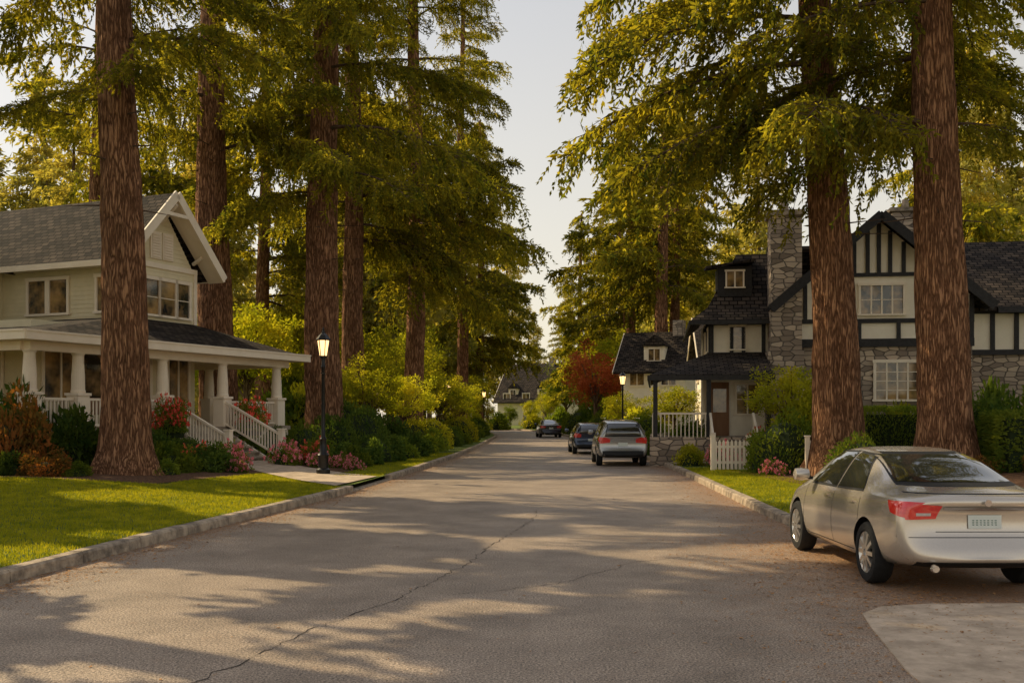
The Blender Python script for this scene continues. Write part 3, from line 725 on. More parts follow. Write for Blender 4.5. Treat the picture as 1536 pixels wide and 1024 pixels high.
# ------------------------------------------------------------------ tudor house (right)
def tudor():
    e=empty('tudor_house',(13.5,38,.25),R(-8))
    w=MB()
    w.box(-3.2,3.4,0,9,-.4,4.2,'stone'); w.box(-3.2,3.4,-.02,8,4.2,5.95,'stucco')
    w.extr([(-3.2,-.02,5.95),(3.4,-.02,5.95),(.1,-.02,8.8)],(0,.15,0),'stucco')
    w.box(3.4,14,1.2,9,-.4,3.9,'stone'); w.box(3.4,14,1.15,9,3.9,5.7,'stucco')
    w.box(-6.0,-3.2,.7,9,-.4,5.5,'stucco')
    w.obj('walls',e)
    c=MB()
    c.box(-3.95,-2.65,-.5,.7,-.4,4.0,'stone'); c.box(-3.85,-2.72,-.45,.65,4.0,9.0,'stone'); c.box(-3.95,-2.62,-.55,.75,9.0,9.2,'curb')
    c.lathe([(.16,0),(.18,.1),(.13,.45),(.17,.5)],'curb',12,(-3.3,.1,9.2))
    c.box(1.6,3.0,4.6,5.6,7.5,10.0,'stone'); c.box(1.5,3.1,4.5,5.7,10.0,10.15,'curb'); c.lathe([(.14,0),(.16,.1),(.12,.4)],'curb',12,(2.2,5,10.15))
    c.box(7.2,7.6,4.5,4.9,8.3,9.5,'curb')
    c.obj('chimneys',e)
    r=MB(); T=.16; ax=.1
    for ex in (-3.75,3.95):
        pts=[(ax,-.55,9.05),(ex,-.55,5.72),(ex,5.0,5.72),(ax,5.0,9.05)]
        r.slab(pts if ex<0 else pts[::-1],T,'shingle')
    r.slab([(3.0,.65,5.62),(14.5,.65,5.62),(14.5,5.2,8.75),(3.0,5.2,8.75)],T,'shingle'); r.slab([(-3.4,5.2,8.75),(14.5,5.2,8.75),(14.5,9.6,5.6),(-3.4,9.6,5.6)],T,'shingle')
    z0,z1,z2=5.2,5.75,8.0
    r.slab([(-6.75,-.05,z0),(-3.4,-.05,z0),(-3.4,.7,z1),(-6.1,.7,z1)],.1,'shingle'); r.slab([(-6.1,.7,z1),(-3.4,.7,z1),(-3.4,2.3,z2),(-4.9,2.3,z2)],.1,'shingle')
    r.slab([(-6.75,9.5,z0),(-6.75,-.05,z0),(-6.1,.7,z1),(-6.1,9,z1)],.1,'shingle'); r.slab([(-6.1,9,z1),(-6.1,.7,z1),(-4.9,2.3,z2),(-4.9,9,z2)],.1,'shingle')
    r.slab([(-4.9,2.3,z2),(-3.2,2.3,z2),(-3.2,9,z2),(-4.9,9,z2)],.1,'shingle')
    r.slab([(-6.15,.75,7.35),(-4.3,.75,7.6),(-4.3,2.6,7.75),(-6.15,2.6,7.5)],.1,'shingle')
    r.slab([(-8.3,-2.3,3.05),(-3.9,-2.3,3.05),(-3.9,.7,4.0),(-6.0,.7,4.0)],.1,'shingle'); r.slab([(-8.3,8,3.05),(-8.3,-2.3,3.05),(-6.0,.7,4.0),(-6.0,8,4.0)],.1,'shingle')
    r.obj('roof',e)
    d=MB(); d.box(-5.7,-4.4,1.0,2.6,6.2,7.35,'timber'); d.M=wallM(0,.99,0); window(d,-5.05,6.85,.6,.6,2,1,'white',.06,.05); d.obj('dormer',e)
    t=MB()
    t.box(-3.25,3.45,-.10,-.02,4.12,4.42,'timber'); t.box(-3.25,3.45,-.095,-.02,5.0,5.16,'timber'); 
    t.box(-3.0,3.2,-.093,-.02,6.72,6.86,'timber')
    def rz(x): return 8.75-abs(x-.1)*.865
    for x in (-2.55,-1.95,-1.35,-.78,-.3,.1,.5,.98,1.55,2.15,2.75):
        zt=rz(x)
        lo=5.16
        if -.8<x<1.0:
            if zt>6.9: t.box(x-.07,x+.07,-.09,-.02,6.86,zt,'timber')
        else:
            t.box(x-.07,x+.07,-.09,-.02,lo,min(zt,6.72),'timber')
            if zt>6.95: t.box(x-.07,x+.07,-.09,-.02,6.86,zt,'timber')
    for x in (-3.17,-1.9,-.6,.8,2.1,3.37): t.box(x-.07,x+.07,-.09,-.02,4.42,5.0,'timber')
    for x in (-3.17,3.37): t.box(x-.08,x+.08,-.092,-.02,5.16,6.0,'timber')
    for ex in (-3.85,4.05): t.beam((ax,-.58,8.93),(ex,-.58,5.52),.08,.34,'timber'); t.beam((ex,-.5,5.6),(ex,4,5.6),.06,.18,'timber')
    t.box(3.45,14,1.07,1.15,3.85,4.05,'timber'); t.box(3.45,14,1.07,1.15,5.4,5.7,'timber')
    for i in range(12):
        x=3.6+i*.85; t.box(x-.08,x+.08,1.08,1.15,4.05,5.4,'timber')
    t.beam((4.5,.62,5.5),(14.5,.62,5.5),.08,.22,'timber')
    for x in (-5.95,-5.2,-4.75,-4.0): t.box(x-.07,x+.07,.62,.7,3.9,5.3,'timber')
    t.box(-6.05,-3.9,.61,.7,3.75,4.0,'timber'); t.box(-6.05,-3.9,.61,.7,5.05,5.3,'timber')
    for y in (.75,1.9,2.8,4.0,5.2): t.box(-6.07,-6.0,y-.07,y+.07,3.9,5.3,'timber')
    t.box(-6.08,-6.0,.7,9,3.75,4.0,'timber'); t.beam((-6.8,-.1,5.1),(-3.4,-.1,5.1),.06,.16,'timber'); t.beam((-6.8,-.1,5.1),(-6.8,9,5.1),.06,.16,'timber')
    t.beam((-8.35,-2.35,2.93),(-3.9,-2.35,2.93),.07,.18,'timber'); t.beam((-8.35,-2.35,2.93),(-8.35,8,2.93),.07,.18,'timber')
    for x,y in ((-8.1,-2.1),(-6.2,-2.1),(-4.1,-2.1),(-8.1,.5),(-8.1,3)): t.box(x-.08,x+.08,y-.08,y+.08,.8,2.95,'timber')
    t.obj('timber_framing',e)
    g=MB(); g.M=wallM(0,-.03,0)
    window(g,.2,5.86,1.5,1.05,4,2,'white',.08,.07)
    window(g,.75,2.85,1.5,1.35,4,4,'white',.1,.05)
    g.M=wallM(0,1.1,0); window(g,6.5,2.7,1.2,1.2,3,3,'white',.1,.05); window(g,9,4.8,1.2,.8,3,2,'white',.08,.06)
    g.M=wallM(0,.67,0); window(g,-4.98,4.55,.5,.85,1,2,'white',.07,.05); window(g,-4.6,2.2,.8,1.1,2,2,'white',.08,.05)
    g.M=wallM(-6.03,9,R(-90)); window(g,7.6,4.5,.7,.85,2,2,'white',.07,.05); window(g,6.2,2.1,1.2,1.2,3,2,'white',.08,.05); window(g,5,4.5,.7,.85,2,2,'white',.07,.05)
    g.obj('windows',e)
    d=MB(); d.M=wallM(0,.66,0); d.box(-6.0,-5.3,-.05,0,.8,2.85,'wood'); d.box(-5.9,-5.4,-.06,-.05,1.7,2.6,'glass'); d.obj('front_door',e)
    p=MB(); p.box(-8.3,-3.9,-2.2,.7,-.4,.8,'stone'); p.box(-8.3,-6,.7,8,-.4,.8,'stone')
    for i in range(6):
        z=.8-(i+1)*.15; p.box(-6.1,-4.7,-2.2-(i+1)*.32,-2.2-i*.32,-.5,z,'curb')
    p.obj('porch',e)
    h=MB()
    for x in (-6.15,-4.65):
        h.beam((x,-2.2,1.65),(x,-4.2,.75),.08,.07,'white'); 
        for i in range(12):
            yy=-2.25-i*.17; zz=1.62-i*.077; h.beam((x,yy,zz-.85),(x,yy,zz),.035,.035,'white')
        h.box(x-.07,x+.07,-4.3,-4.16,-.2,1.0,'white')
    for a,c in ((-8.2,-6.2),): 
        h.beam((a,-2.1,1.65),(c,-2.1,1.65),.07,.07,'white')
        for i in range(14): h.beam((a+i*.145,-2.1,.8),(a+i*.145,-2.1,1.62),.035,.035,'white')
    h.obj('railings',e)
tudor()

def cottage(name,loc,rz,w,dp,eave,ridge,wall,front=True,dorm=2):
    e=empty(name,loc,rz); b=MB()
    b.box(-w/2,w/2,0,dp,-.5,eave,wall)
    for s in (-1,1): b.extr([(s*w/2,0,eave),(s*w/2,dp,eave),(s*w/2,dp/2,ridge)],(-s*.1,0,0),wall)
    b.obj('walls',e)
    r=MB(); o=.5; k=(ridge-eave)/(dp/2); lo=eave-o*k
    r.slab([(-w/2-o,-o,lo),(w/2+o,-o,lo),(w/2+o,dp/2,ridge+.1),(-w/2-o,dp/2,ridge+.1)],.15,'shingle')
    r.slab([(-w/2-o,dp/2,ridge+.1),(w/2+o,dp/2,ridge+.1),(w/2+o,dp+o,lo),(-w/2-o,dp+o,lo)],.15,'shingle')
    g=MB()
    for s in (-1,1):
        g.beam((s*(w/2+o+.03),-o,lo-.1),(s*(w/2+o+.03),dp/2,ridge),.05,.2,'white'); g.beam((s*(w/2+o+.03),dp/2,ridge),(s*(w/2+o+.03),dp+o,lo-.1),.05,.2,'white')
    for i in range(dorm):
        x=-w/2+w*(i+.5)/dorm; z0=eave+.3; z1=z0+1.1
        r.extr([(x-.9,.3,z1),(x+.9,.3,z1),(x,.3,z1+.8)],(0,dp*.35,0),'shingle')
        g.box(x-.75,x+.75,.5,dp*.4,z0-.3,z1,wall); g.M=wallM(0,.49,0); window(g,x,z0+.5,.8,.8,2,1); g.M=Matrix.Identity(4)
    r.obj('roof',e)
    g.M=wallM(0,-.01,0); n=max(2,int(w/2.4))
    for i in range(n): 
        x=-w/2+w*(i+.5)/n
        window(g,x,1.6,1.0,1.2,2,1)
        if eave>4: window(g,x,4.3,1.0,1.1,2,1)
    g.M=wallM(-w/2-.01,dp,R(-90)); 
    for x in (dp*.3,dp*.7):
        window(g,x,1.6,.9,1.2,2,1)
        if eave>4: window(g,x,4.3,.9,1.1,2,1)
    g.obj('windows',e)
    c=MB(); c.box(w*.2,w*.2+.8,dp/2-.4,dp/2+.4,ridge-.6,ridge+.9,'stone'); c.obj('chimney',e)
cottage('shingle_roof_house',(2.0,145,0),R(-25),9,9,4.2,9.2,'siding')
cottage('cream_house',(9.9,72,.2),R(-20),4.5,6,5.1,7.6,'stucco',dorm=1)
cottage('cream_house',(13.6,60,.2),R(-5),4.4,7,5.2,7.6,'stucco',dorm=0)

# ------------------------------------------------------------------ trees
fir(-9.9,26,.35,27,.60,9.6,5.2,1,(-.010,0),step=1.0)
fir(-12.2,42.5,.35,32,.80,12.8,6.0,2,(-.014,0),step=1.0)
fir(-7.75,42.5,.4,34,.78,10.8,7.2,3,(-.004,0),step=.75)
fir(-7.6,50,.35,33,.58,10,6.8,4,(-.016,0),step=.9)
fir(-5.3,56,.3,36,.56,9.4,7.6,5,(0,0),step=.65)
fir(-4.0,81,.3,36,.5,9.5,6.5,6,(0,0),lo=True,step=.75)
fir(9.0,28.5,.4,27,.66,9.8,6.9,7,(-.038,0),step=.8,low=((9.2,6.5,170),(9.4,6.5,205),(9.8,5.5,250),(11.2,7.4,172),(12.4,7.2,190),(13.6,7.0,160),(12.0,6.8,148),(14.8,6.5,182)))
fir(10.9,26,.4,27,.68,9.0,5.8,8,(-.010,0),step=.9,low=((8.8,5,200),))
fir(11.2,76,.3,27,.62,11,7.5,9,(0,0),lo=True,step=.7)
fir(12.6,79,.3,26,.5,11.5,6.5,10,(0,0),lo=True,step=.9)
fir(9.7,84,.3,25,.5,11,6.5,11,(0,0),lo=True,step=.9)
fir(-21,52,.3,31,.5,9,7,21,lo=True,step=1.1)
fir(-15.5,64,.3,33,.5,9,7,22,lo=True,step=1.0)
fir(-3.5,112,.3,34,.5,7,7.5,23,lo=True,step=.9,per=3)
fir(12,112,.3,32,.5,7,7,24,lo=True,step=.9,per=3)
fir(8.6,128,.3,27,.45,5,6,26,lo=True,step=1.0,per=3)
fir(24,58,.3,32,.5,8,7,25,lo=True,step=1.0)
# unseen firs added to dapple the street, plus a neighbour on the right
fir(-17.5,22,.4,24,.5,7,3.8,13,lo=True,step=1.05,gap=.24,lib=BOUGHS_SHADE)
fir(-22.5,31,.4,26,.5,9,4.4,12,lo=True,step=1.3,gap=.22,lib=BOUGHS_SHADE)
fir(-12.8,13.5,.4,21,.5,6.5,3.2,14,lo=True,step=1.05,gap=.26,lib=BOUGHS_SHADE)
fir(-13.8,18.3,.4,25,.5,8.5,3.2,15,lo=True,step=1.3,gap=.28,lib=BOUGHS_SHADE)
fir(17,20,.4,28,.5,9,6,17,lo=True,step=1.1)

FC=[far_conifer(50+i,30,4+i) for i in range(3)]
BL=[crown_mesh(70,'lime'),crown_mesh(71,'lime'),crown_mesh(72,'green',80,100)]
MAP=crown_mesh(73,'redleaf',60,120,.06)
woods=empty('distant_trees')
def inst(me,name,x,y,z,s,parent=None,rz=None):
    o=bpy.data.objects.new(name,me); o.location=(x,y,z)
    o.scale=s if isinstance(s,tuple) else (s,s,s)
    o.rotation_euler=(0,0,rnd.uniform(0,6.28) if rz is None else rz); return link(o,parent)
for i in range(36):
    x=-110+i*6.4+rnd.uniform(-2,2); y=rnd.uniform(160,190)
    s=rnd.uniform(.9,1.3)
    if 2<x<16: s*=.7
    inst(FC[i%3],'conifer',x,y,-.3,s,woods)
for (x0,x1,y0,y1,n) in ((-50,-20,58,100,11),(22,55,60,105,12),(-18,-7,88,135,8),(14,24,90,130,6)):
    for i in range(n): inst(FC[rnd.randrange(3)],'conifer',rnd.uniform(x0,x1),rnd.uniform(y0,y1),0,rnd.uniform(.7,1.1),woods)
for i in range(26):
    x=rnd.choice([rnd.uniform(-45,-9),rnd.uniform(9,45)]); y=rnd.uniform(85,130); r=rnd.uniform(3,5)
    inst(BL[i%3],'broadleaf',x,y,0,(r,r,r*1.1),woods)
for i in range(14):
    x=-14+i*2.6+rnd.uniform(-1,1); r=rnd.uniform(2.5,4.2)
    if -4<x<6: r*=.42
    inst(BL[i%3],'broadleaf',x,rnd.uniform(128,134),0,(r,r,r*1.2),woods)
def bl(name,me,x,y,z,r,h): return inst(me,name,x,y,z,(r,r,h/2.45))
for (x,y,r,h,k) in [(-14.5,56,3.4,8.5,0),(-17,50,3,8,1),(-9.8,60,2.9,7.5,0),(-6.9,48.5,1.9,4.6,1),(-5.2,50,1.7,3.9,0),(-7.2,66,3,6.5,1),(-4.6,64,2.0,4.6,0),(-3.9,72,2.1,4.2,1),(-13.5,70,4,10,0),(-8,78,3.5,9,1),
                    (9.2,58,1.8,3.6,0),(7.2,66,1.6,3.2,1),(9.5,34.8,1.5,3.6,0),(24,46,3.5,9,2),(21,27,2.6,6,0),(-21,36,3,7.5,1),(7.6,96,3,6,2),(-4.2,100,2.8,6,0),(-18.5,29.5,2,5.4,1),(-11,100,4,11,0),(12,105,4,11,1),(10,118,4,10,0),(-7.5,118,3.5,9,1),(17,48,3,10,0),(29,44,3.5,11,1)]:
    bl('maple_tree',BL[k],x,y,.2,r,h)
bl('red_maple_tree',MAP,6.4,78,.1,3.0,7.8)

# ------------------------------------------------------------------ shrubs
SH={'round':shrub_mesh(1,'green',4200,.075),'round2':shrub_mesh(2,'dkgreen',4200,.08),'lime':shrub_mesh(3,'lime',3800,.085),
    'loose':shrub_mesh(4,'green',4200,.12,'loose'),'loosed':shrub_mesh(5,'dkgreen',4200,.14,'loose'),'rust':shrub_mesh(6,'rustleaf',4200,.11,'loose'),
    'pink':shrub_mesh(7,'green',3600,.10,'loose','pink',150),'red':shrub_mesh(8,'green',3600,.10,'loose','redfl',150),'box':shrub_mesh(9,'green',7500,.075,'box'),
    'limel':shrub_mesh(10,'lime',4000,.11,'loose')}
def sh(kind,x,y,r,h,name='shrub',z=None):
    zz=(zL(x,y) if x<0 else zR(x,y)) if z is None else z
    return inst(SH[kind],name,x,y,zz-.03,(r,r*rnd.uniform(.9,1.1),h))
for k,x,y,r,h in [('rust',-12.6,25.4,1.3,2.3),('loosed',-11.4,27.2,1.25,1.7),('rust',-11.0,24.2,.7,.7),('loosed',-13.2,28.0,1.5,2.4),('loose',-10.4,24.4,.5,.45),('loosed',-11.9,24.3,.55,.6),
    ('loose',-9.2,27.3,.85,.95),('loosed',-8.3,28.2,.7,.85),('loose',-8.9,26.2,.5,.5),('loosed',-10.2,29.5,1.0,1.1),('round2',-9.6,30.4,.8,.9),
    ('loosed',-14.2,31,1.2,1.4),('loose',-12.3,31,1.0,1.2),('loose',-8.9,30.4,.6,.7)]:
    sh(k,x,y,r,h)
for k,x,y,r,h in [('pink',-8.1,29.3,.65,1.0),('pink',-7.2,32.6,.65,1.0),('red',-6.5,33.3,.6,.95),('pink',-6.1,32.4,.55,.65),('pink',-5.4,32.6,.5,.6),('pink',6.9,33.2,.65,1.05),('red',8.2,33.6,.8,1.35),('pink',-7.6,28.2,.45,.55),
    ('red',-9.0,28.9,.6,.8),('pink',7.4,28.9,.45,.6),('pink',-4.9,31.6,.4,.5)]: sh(k,x,y,r,h,'flowering_shrub')
for k,x,y,r,h in [('loose',-6.6,34.8,.8,1.0),('round',-7.4,36.8,.9,1.4),('round2',-6.9,39.2,1.1,1.8),('round',-8.4,36.5,.8,1.2),('loosed',-5.8,35.0,.7,.8),('loose',-5.1,33.4,.75,.85),('loosed',-4.8,35,.7,.95),('round2',-5.0,36.9,.9,1.15),
    ('loosed',-4.5,38.2,.8,1.0),('loose',-4.2,40,.8,1.0),('loosed',-4.0,42,.85,1.05),('round2',-6.0,41,1.2,2.2),('round2',-7.2,43,1.4,2.4),('loosed',-5.2,44,1.2,1.7),('lime',-4.6,46.5,1.2,1.7),('loose',-3.8,45,.8,1.0),('loose',-3.9,48.5,.9,1.3),
    ('lime',-4.2,52,1.2,1.7),('round2',-3.6,56,1.0,1.2),('loose',-3.2,60,1.0,1.2),('lime',-3.4,65,1.3,1.8),('round2',-3.1,70,1.0,1.3),('loose',-3.0,77,1.2,1.5),('round2',-3,84,1.2,1.6),('lime',-9,46,2,3.2),('limel',-7.8,46.5,1.6,3.2),('loose',-10.5,45,2,3.0),
    ('limel',-3.2,92,1.6,2.2),('loose',-4.5,102,1.8,2.4),('round2',-7,112,2,2.2),('loose',-1.5,124,1.8,2.4),('limel',2.5,124,1.8,2.2),('loose',5.5,120,2,3)]: sh(k,x,y,r,h)
for (s,t) in ((7.6,0.05),(3.6,.05)):
    X=-7.95-.39*s-.92*t; Y=39-.92*s+.39*t
    inst(SH['red'],'flowering_shrub',X+.35,Y-.15,1.35,(.75,.75,1.15))
    inst(SH['loose'],'shrub',X+.3,Y-.2,.25,(.8,.8,1.3))
for k,x,y,r,h in [('round',8.05,30.2,1.25,1.95),('round',9.0,26.2,1.0,1.25),('round',6.75,39.5,1.2,1.75),('limel',6.0,34.6,.65,.85),('round',7.7,42,1.2,1.6),('limel',9.8,33.9,1.4,2.7),('lime',10.5,34.6,1.2,2.5),
    ('round2',6.2,43.5,.8,1.1),('loose',6.6,46.5,1.0,1.5),('round',6.7,50,1.2,2.0),('lime',7.0,54,1.4,2.2),('round2',6.5,58,1.1,1.7),('limel',7.6,62,1.5,2.4),('loose',6.2,66,1.2,1.6),('round',6.4,74,1.4,2.0),('loosed',6.6,84,1.8,2.6),('round',6.2,92,2,2.6),('limel',8,88,2,3.4),
    ('loosed',13.3,29,1.3,1.9),('limel',12.6,33.5,.9,2.0),('loosed',15.4,33,1.3,2.4),('rust',11.6,25,.5,.5),('loosed',10.2,24.6,.6,.6),('rust',12.4,24,.5,.6),('limel',13.6,27,.8,1.4),('limel',11.8,32,.7,1.5),('round2',5.6,98,1.5,2)]:
    sh(k,x,y,r,h)
def hedge(x0,x1,y,d,h):
    inst(SH['box'],'hedge',(x0+x1)/2,y,zR(x0,y)-.02,((x1-x0)/2,d/2,h),rz=R(-4))
hedge(10.6,12.4,31.2,1.2,1.75); hedge(11.7,15.6,25.0,1.3,1.5); hedge(14.5,18,28.5,1.2,2.1); hedge(6.4,7.6,37.2,.9,.9)
def fence(x0,x1,y):
    b=MB(); z=zR((x0+x1)/2,y); n=int((x1-x0)/.125)
    for i in range(n):
        x=x0+i*.125; b.extr([(x,y,z+.05),(x+.085,y,z+.05),(x+.085,y,z+.88),(x+.042,y,z+.96),(x,y,z+.88)],(0,.02,0),'white')
    for h in (.22,.7): b.box(x0,x1,y+.022,y+.06,z+h,z+h+.08,'white')
    for x in (x0-.1,x1): b.box(x,x+.11,y-.03,y+.08,z-.1,z+1.05,'white'); b.box(x-.02,x+.13,y-.05,y+.1,z+1.05,z+1.09,'white')
    b.obj('picket_fence')
fence(6.2,7.2,31.4); fence(8.3,9.4,28.6)

# ------------------------------------------------------------------ street lamps
def lamp(x,y,z):
    e=empty('street_lamp',(x,y,z)); b=MB()
    b.lathe([(.20,0),(.20,.12),(.15,.16),(.15,.5),(.17,.54),(.11,.62),(.085,.95),(.10,1.0),(.06,1.06),(.055,1.5),(.045,3.0),(.07,3.05),(.05,3.12),(.05,3.28),(.09,3.32),(.11,3.36)],'black',16)
    b.box(-.02,.02,-.28,.28,2.85,2.88,'black')
    b.obj('post',e,smooth=True)
    l=MB(); 
    l.lathe([(.10,3.37),(.165,3.80)],'lampglow',6); l.obj('lantern_glass',e)
    f=MB()
    for i in range(6):
        a=i*math.pi/3; c,s=math.cos(a),math.sin(a)
        f.beam((.11*c,.11*s,3.36),(.18*c,.18*s,3.82),.022,.022,'black')
    f.lathe([(.12,3.34),(.12,3.37)],'black',6); f.lathe([(.2,3.81),(.215,3.84),(.12,3.96),(.05,4.02),(.05,4.06),(.025,4.08),(.03,4.12),(.005,4.2)],'black',6)
    f.obj('lantern_frame',e)
lamp(-5.4,29.3,zL(-5.4,29.3)+.02); lamp(6.05,56,.15); lamp(-4.45,72,.15); lamp(-2.6,95,.15)

# ------------------------------------------------------------------ cars
def wheel(b,x,y,r,side):
    w=.21
    xo=x*side
    def P(u): return xo-side*u
    prof=[(r*.66,0.02),(r*.72,-.005),(r*.93,.0),(r,.03),(r,w-.03),(r*.93,w),(r*.5,w)]
    vs=[];fs=[];seg=36
    for rr,u in prof:
        for i in range(seg):
            a=2*math.pi*i/seg; vs.append((P(u),y+rr*math.cos(a),r+rr*math.sin(a)))
    for j in range(len(prof)-1):
        for i in range(seg):
            i2=(i+1)%seg; fs.append((j*seg+i,j*seg+i2,(j+1)*seg+i2,(j+1)*seg+i))
    b.add(vs,fs,'tyre')
    def disc(rr,u,k,r2=0):
        vs=[(P(u),y+rr*math.cos(2*math.pi*i/36),r+rr*math.sin(2*math.pi*i/36)) for i in range(36)]
        if r2:
            vs+=[(P(u+.03),y+r2*math.cos(2*math.pi*i/36),r+r2*math.sin(2*math.pi*i/36)) for i in range(36)]
            b.add(vs,[(i,(i+1)%36,36+(i+1)%36,36+i) for i in range(36)],k)
        else: b.add(vs,[tuple(range(36))],k)
    disc(r*.66,.07,'rubber'); disc(r*.68,.008,'alloy',r*.58)
    for i in range(10):
        a=2*math.pi*i/10
        p=Vector((P(.012),y+r*.12*math.cos(a),r+r*.12*math.sin(a))); q=Vector((P(.02),y+r*.64*math.cos(a),r+r*.64*math.sin(a)))
        b.beam(p,q,.045,.035,'alloy',up=(1,0,0))
    b.lathe([(r*.17,-.0),(r*.15,.02)],'alloy',16,(P(.01),y,r),'X')

SPEC={
'sedan':dict(L=4.8,wy=(1.05,3.8),r=.335,st=[(0.00,.40,.66,.74,.72,.84,.62,.93),(0.07,.30,.80,.86,.83,.93,.72,1.04),(0.40,.25,.86,.91,.88,.98,.72,1.09),(0.80,.22,.88,.925,.885,.97,.68,1.12),
  (1.2,.2,.89,.93,.885,.955,.63,1.28),(1.7,.19,.89,.93,.885,.945,.60,1.43),(2.3,.19,.89,.93,.885,.93,.61,1.475),(2.85,.19,.89,.93,.88,.92,.60,1.45),(3.25,.19,.89,.925,.87,.91,.62,1.33),
  (3.75,.2,.88,.92,.86,.88,.70,1.05),(4.25,.22,.86,.9,.82,.80,.64,.92),(4.62,.26,.78,.83,.74,.70,.56,.80),(4.8,.34,.6,.66,.58,.60,.42,.66)]),
'suv':dict(L=4.6,wy=(.95,3.65),r=.36,st=[(0.0,.42,.70,.80,.76,.92,.60,1.15),(.08,.34,.82,.88,.84,1.0,.66,1.35),(.35,.30,.88,.93,.89,1.05,.66,1.60),(.8,.27,.90,.94,.90,1.05,.66,1.66),(1.6,.25,.90,.94,.90,1.04,.67,1.69),
  (2.3,.25,.90,.94,.90,1.03,.67,1.68),(2.75,.25,.90,.94,.9,1.02,.66,1.62),(3.1,.25,.9,.94,.89,1.01,.68,1.42),(3.45,.26,.89,.93,.88,1.0,.74,1.14),(4.0,.28,.88,.91,.85,.92,.68,1.04),(4.45,.32,.82,.86,.78,.82,.6,.92),(4.6,.4,.66,.7,.62,.7,.44,.76)]),
'hatch':dict(L=4.2,wy=(.75,3.35),r=.32,st=[(0.0,.38,.68,.76,.72,.86,.56,1.05),(.08,.30,.80,.85,.80,.92,.62,1.2),(.4,.24,.84,.88,.84,.95,.60,1.40),(.9,.2,.86,.89,.85,.95,.59,1.47),(1.6,.19,.86,.89,.85,.94,.6,1.5),
  (2.2,.19,.86,.89,.85,.93,.6,1.48),(2.7,.19,.86,.89,.84,.92,.62,1.34),(3.2,.2,.85,.88,.83,.9,.68,1.06),(3.7,.22,.82,.86,.79,.82,.62,.94),(4.05,.26,.76,.8,.72,.72,.54,.82),(4.2,.34,.6,.64,.56,.6,.4,.66)])}
def car(name,kind,loc,rz,pm):
    import bmesh
    e=empty(name,loc,rz); S=SPEC[kind]; st=S['st']; vs=[];fs=[]; nR=16
    for si,(y,zb,wb,wm,ws,zs,wr,zr) in enumerate(st):
        half=[(0,zb),(wb*.85,zb),(wb,zb+.09),(wm,zb+(zs-zb)*.55),(ws,zs-.04),(ws-.035,zs+.02),(wr,zr-.055),(wr*.72,zr-.012),(0,zr)]
        ring=half+[(-x,z) for x,z in half[7:0:-1]]
        for x,z in ring:
            dy=0
            if si<2: dy=(.10 if kind=='sedan' else .08)*sst((z-.55)/.12)*(1-si*.6)+.09*(abs(x)/.8)**3*(1-si*.7)
            if si>=len(st)-2: dy=-.14*(abs(x)/.7)**2
            vs.append((x,y+dy,z))
    for j in range(len(st)-1):
        for i in range(nR):
            i2=(i+1)%nR; fs.append((j*nR+i,j*nR+i2,(j+1)*nR+i2,(j+1)*nR+i))
    for base,flip in ((0,False),((len(st)-1)*nR,True)):
        for k in range(8):
            a,b_=k,k+1; c,d=(nR-k-1)%nR,(nR-k)%nR
            f=[base+a,base+b_,base+c,base+d]; ff=[]
            for q in f:
                if q not in ff: ff.append(q)
            if len(ff)>2: fs.append(tuple(ff[::-1]) if not flip else tuple(ff))
    me=bpy.data.meshes.new('body'); me.from_pydata(vs,[],fs); me.materials.append(pm); me.materials.append(M['rubber'])
    bm=bmesh.new(); bm.from_mesh(me); bmesh.ops.recalc_face_normals(bm,faces=bm.faces); bm.to_mesh(me); bm.free()
    o=link(bpy.data.objects.new('body',me)); s=o.modifiers.new('s','SUBSURF'); s.levels=s.render_levels=3
    cb=MB(); wr_=S['r']+.055
    for y in S['wy']:
        for sd in (-1,1):
            x0,x1=(.58,1.2) if sd>0 else (-1.2,-.58)
            cb.lathe([(wr_,x0),(wr_,x1)],'rubber',40,(0,y,S['r']),'X')
    cut=cb.obj('cut'); 
    bm=bmesh.new(); bm.from_mesh(cut.data); bmesh.ops.recalc_face_normals(bm,faces=bm.faces); bm.to_mesh(cut.data); bm.free()
    bo=o.modifiers.new('b','BOOLEAN'); bo.operation='DIFFERENCE'; bo.object=cut; bo.solver='EXACT'
    try: bo.material_mode='TRANSFER'
    except Exception: pass
    dg=bpy.context.evaluated_depsgraph_get(); dg.update(); ev=o.evaluated_get(dg)
    nm=bpy.data.meshes.new_from_object(ev); 
    nm.polygons.foreach_set('use_smooth',[True]*len(nm.polygons))
    try: nm.set_sharp_from_angle(angle=R(38))
    except Exception: pass
    bpy.data.objects.remove(o); bpy.data.objects.remove(cut)
    body=link(bpy.data.objects.new('body',nm),e)
    bt=BVHTree.FromPolygons([v.co.copy() for v in nm.vertices],[tuple(p.vertices) for p in nm.polygons])
    def proj(b,cs,axis,off,k,nu=14,nv=10,side=1):
        g={}; vv=[];ff=[]
        for j in range(nv+1):
            for i in range(nu+1):
                u,v=i/nu,j/nv
                a=[(cs[0][q]*(1-u)+cs[1][q]*u)*(1-v)+(cs[3][q]*(1-u)+cs[2][q]*u)*v for q in (0,1)]
                if axis=='X': og=Vector((3*side,a[0],a[1])); dr=Vector((-side,0,0))
                elif axis=='Y': og=Vector((a[0],-3 if side<0 else 8,a[1])); dr=Vector((0,-side,0))
                h,nn,_,_=bt.ray_cast(og,dr)
                if h is None: continue
                if nn.dot(dr)>0: nn=-nn
                g[(i,j)]=len(vv); vv.append(h+nn*off)
        for j in range(nv):
            for i in range(nu):
                q=[(i,j),(i+1,j),(i+1,j+1),(i,j+1)]
                if all(z in g for z in q): ff.append(tuple(g[z] for z in q))
        b.add(vv,ff,k)
    gl=MB(); tr=MB(); li=MB()
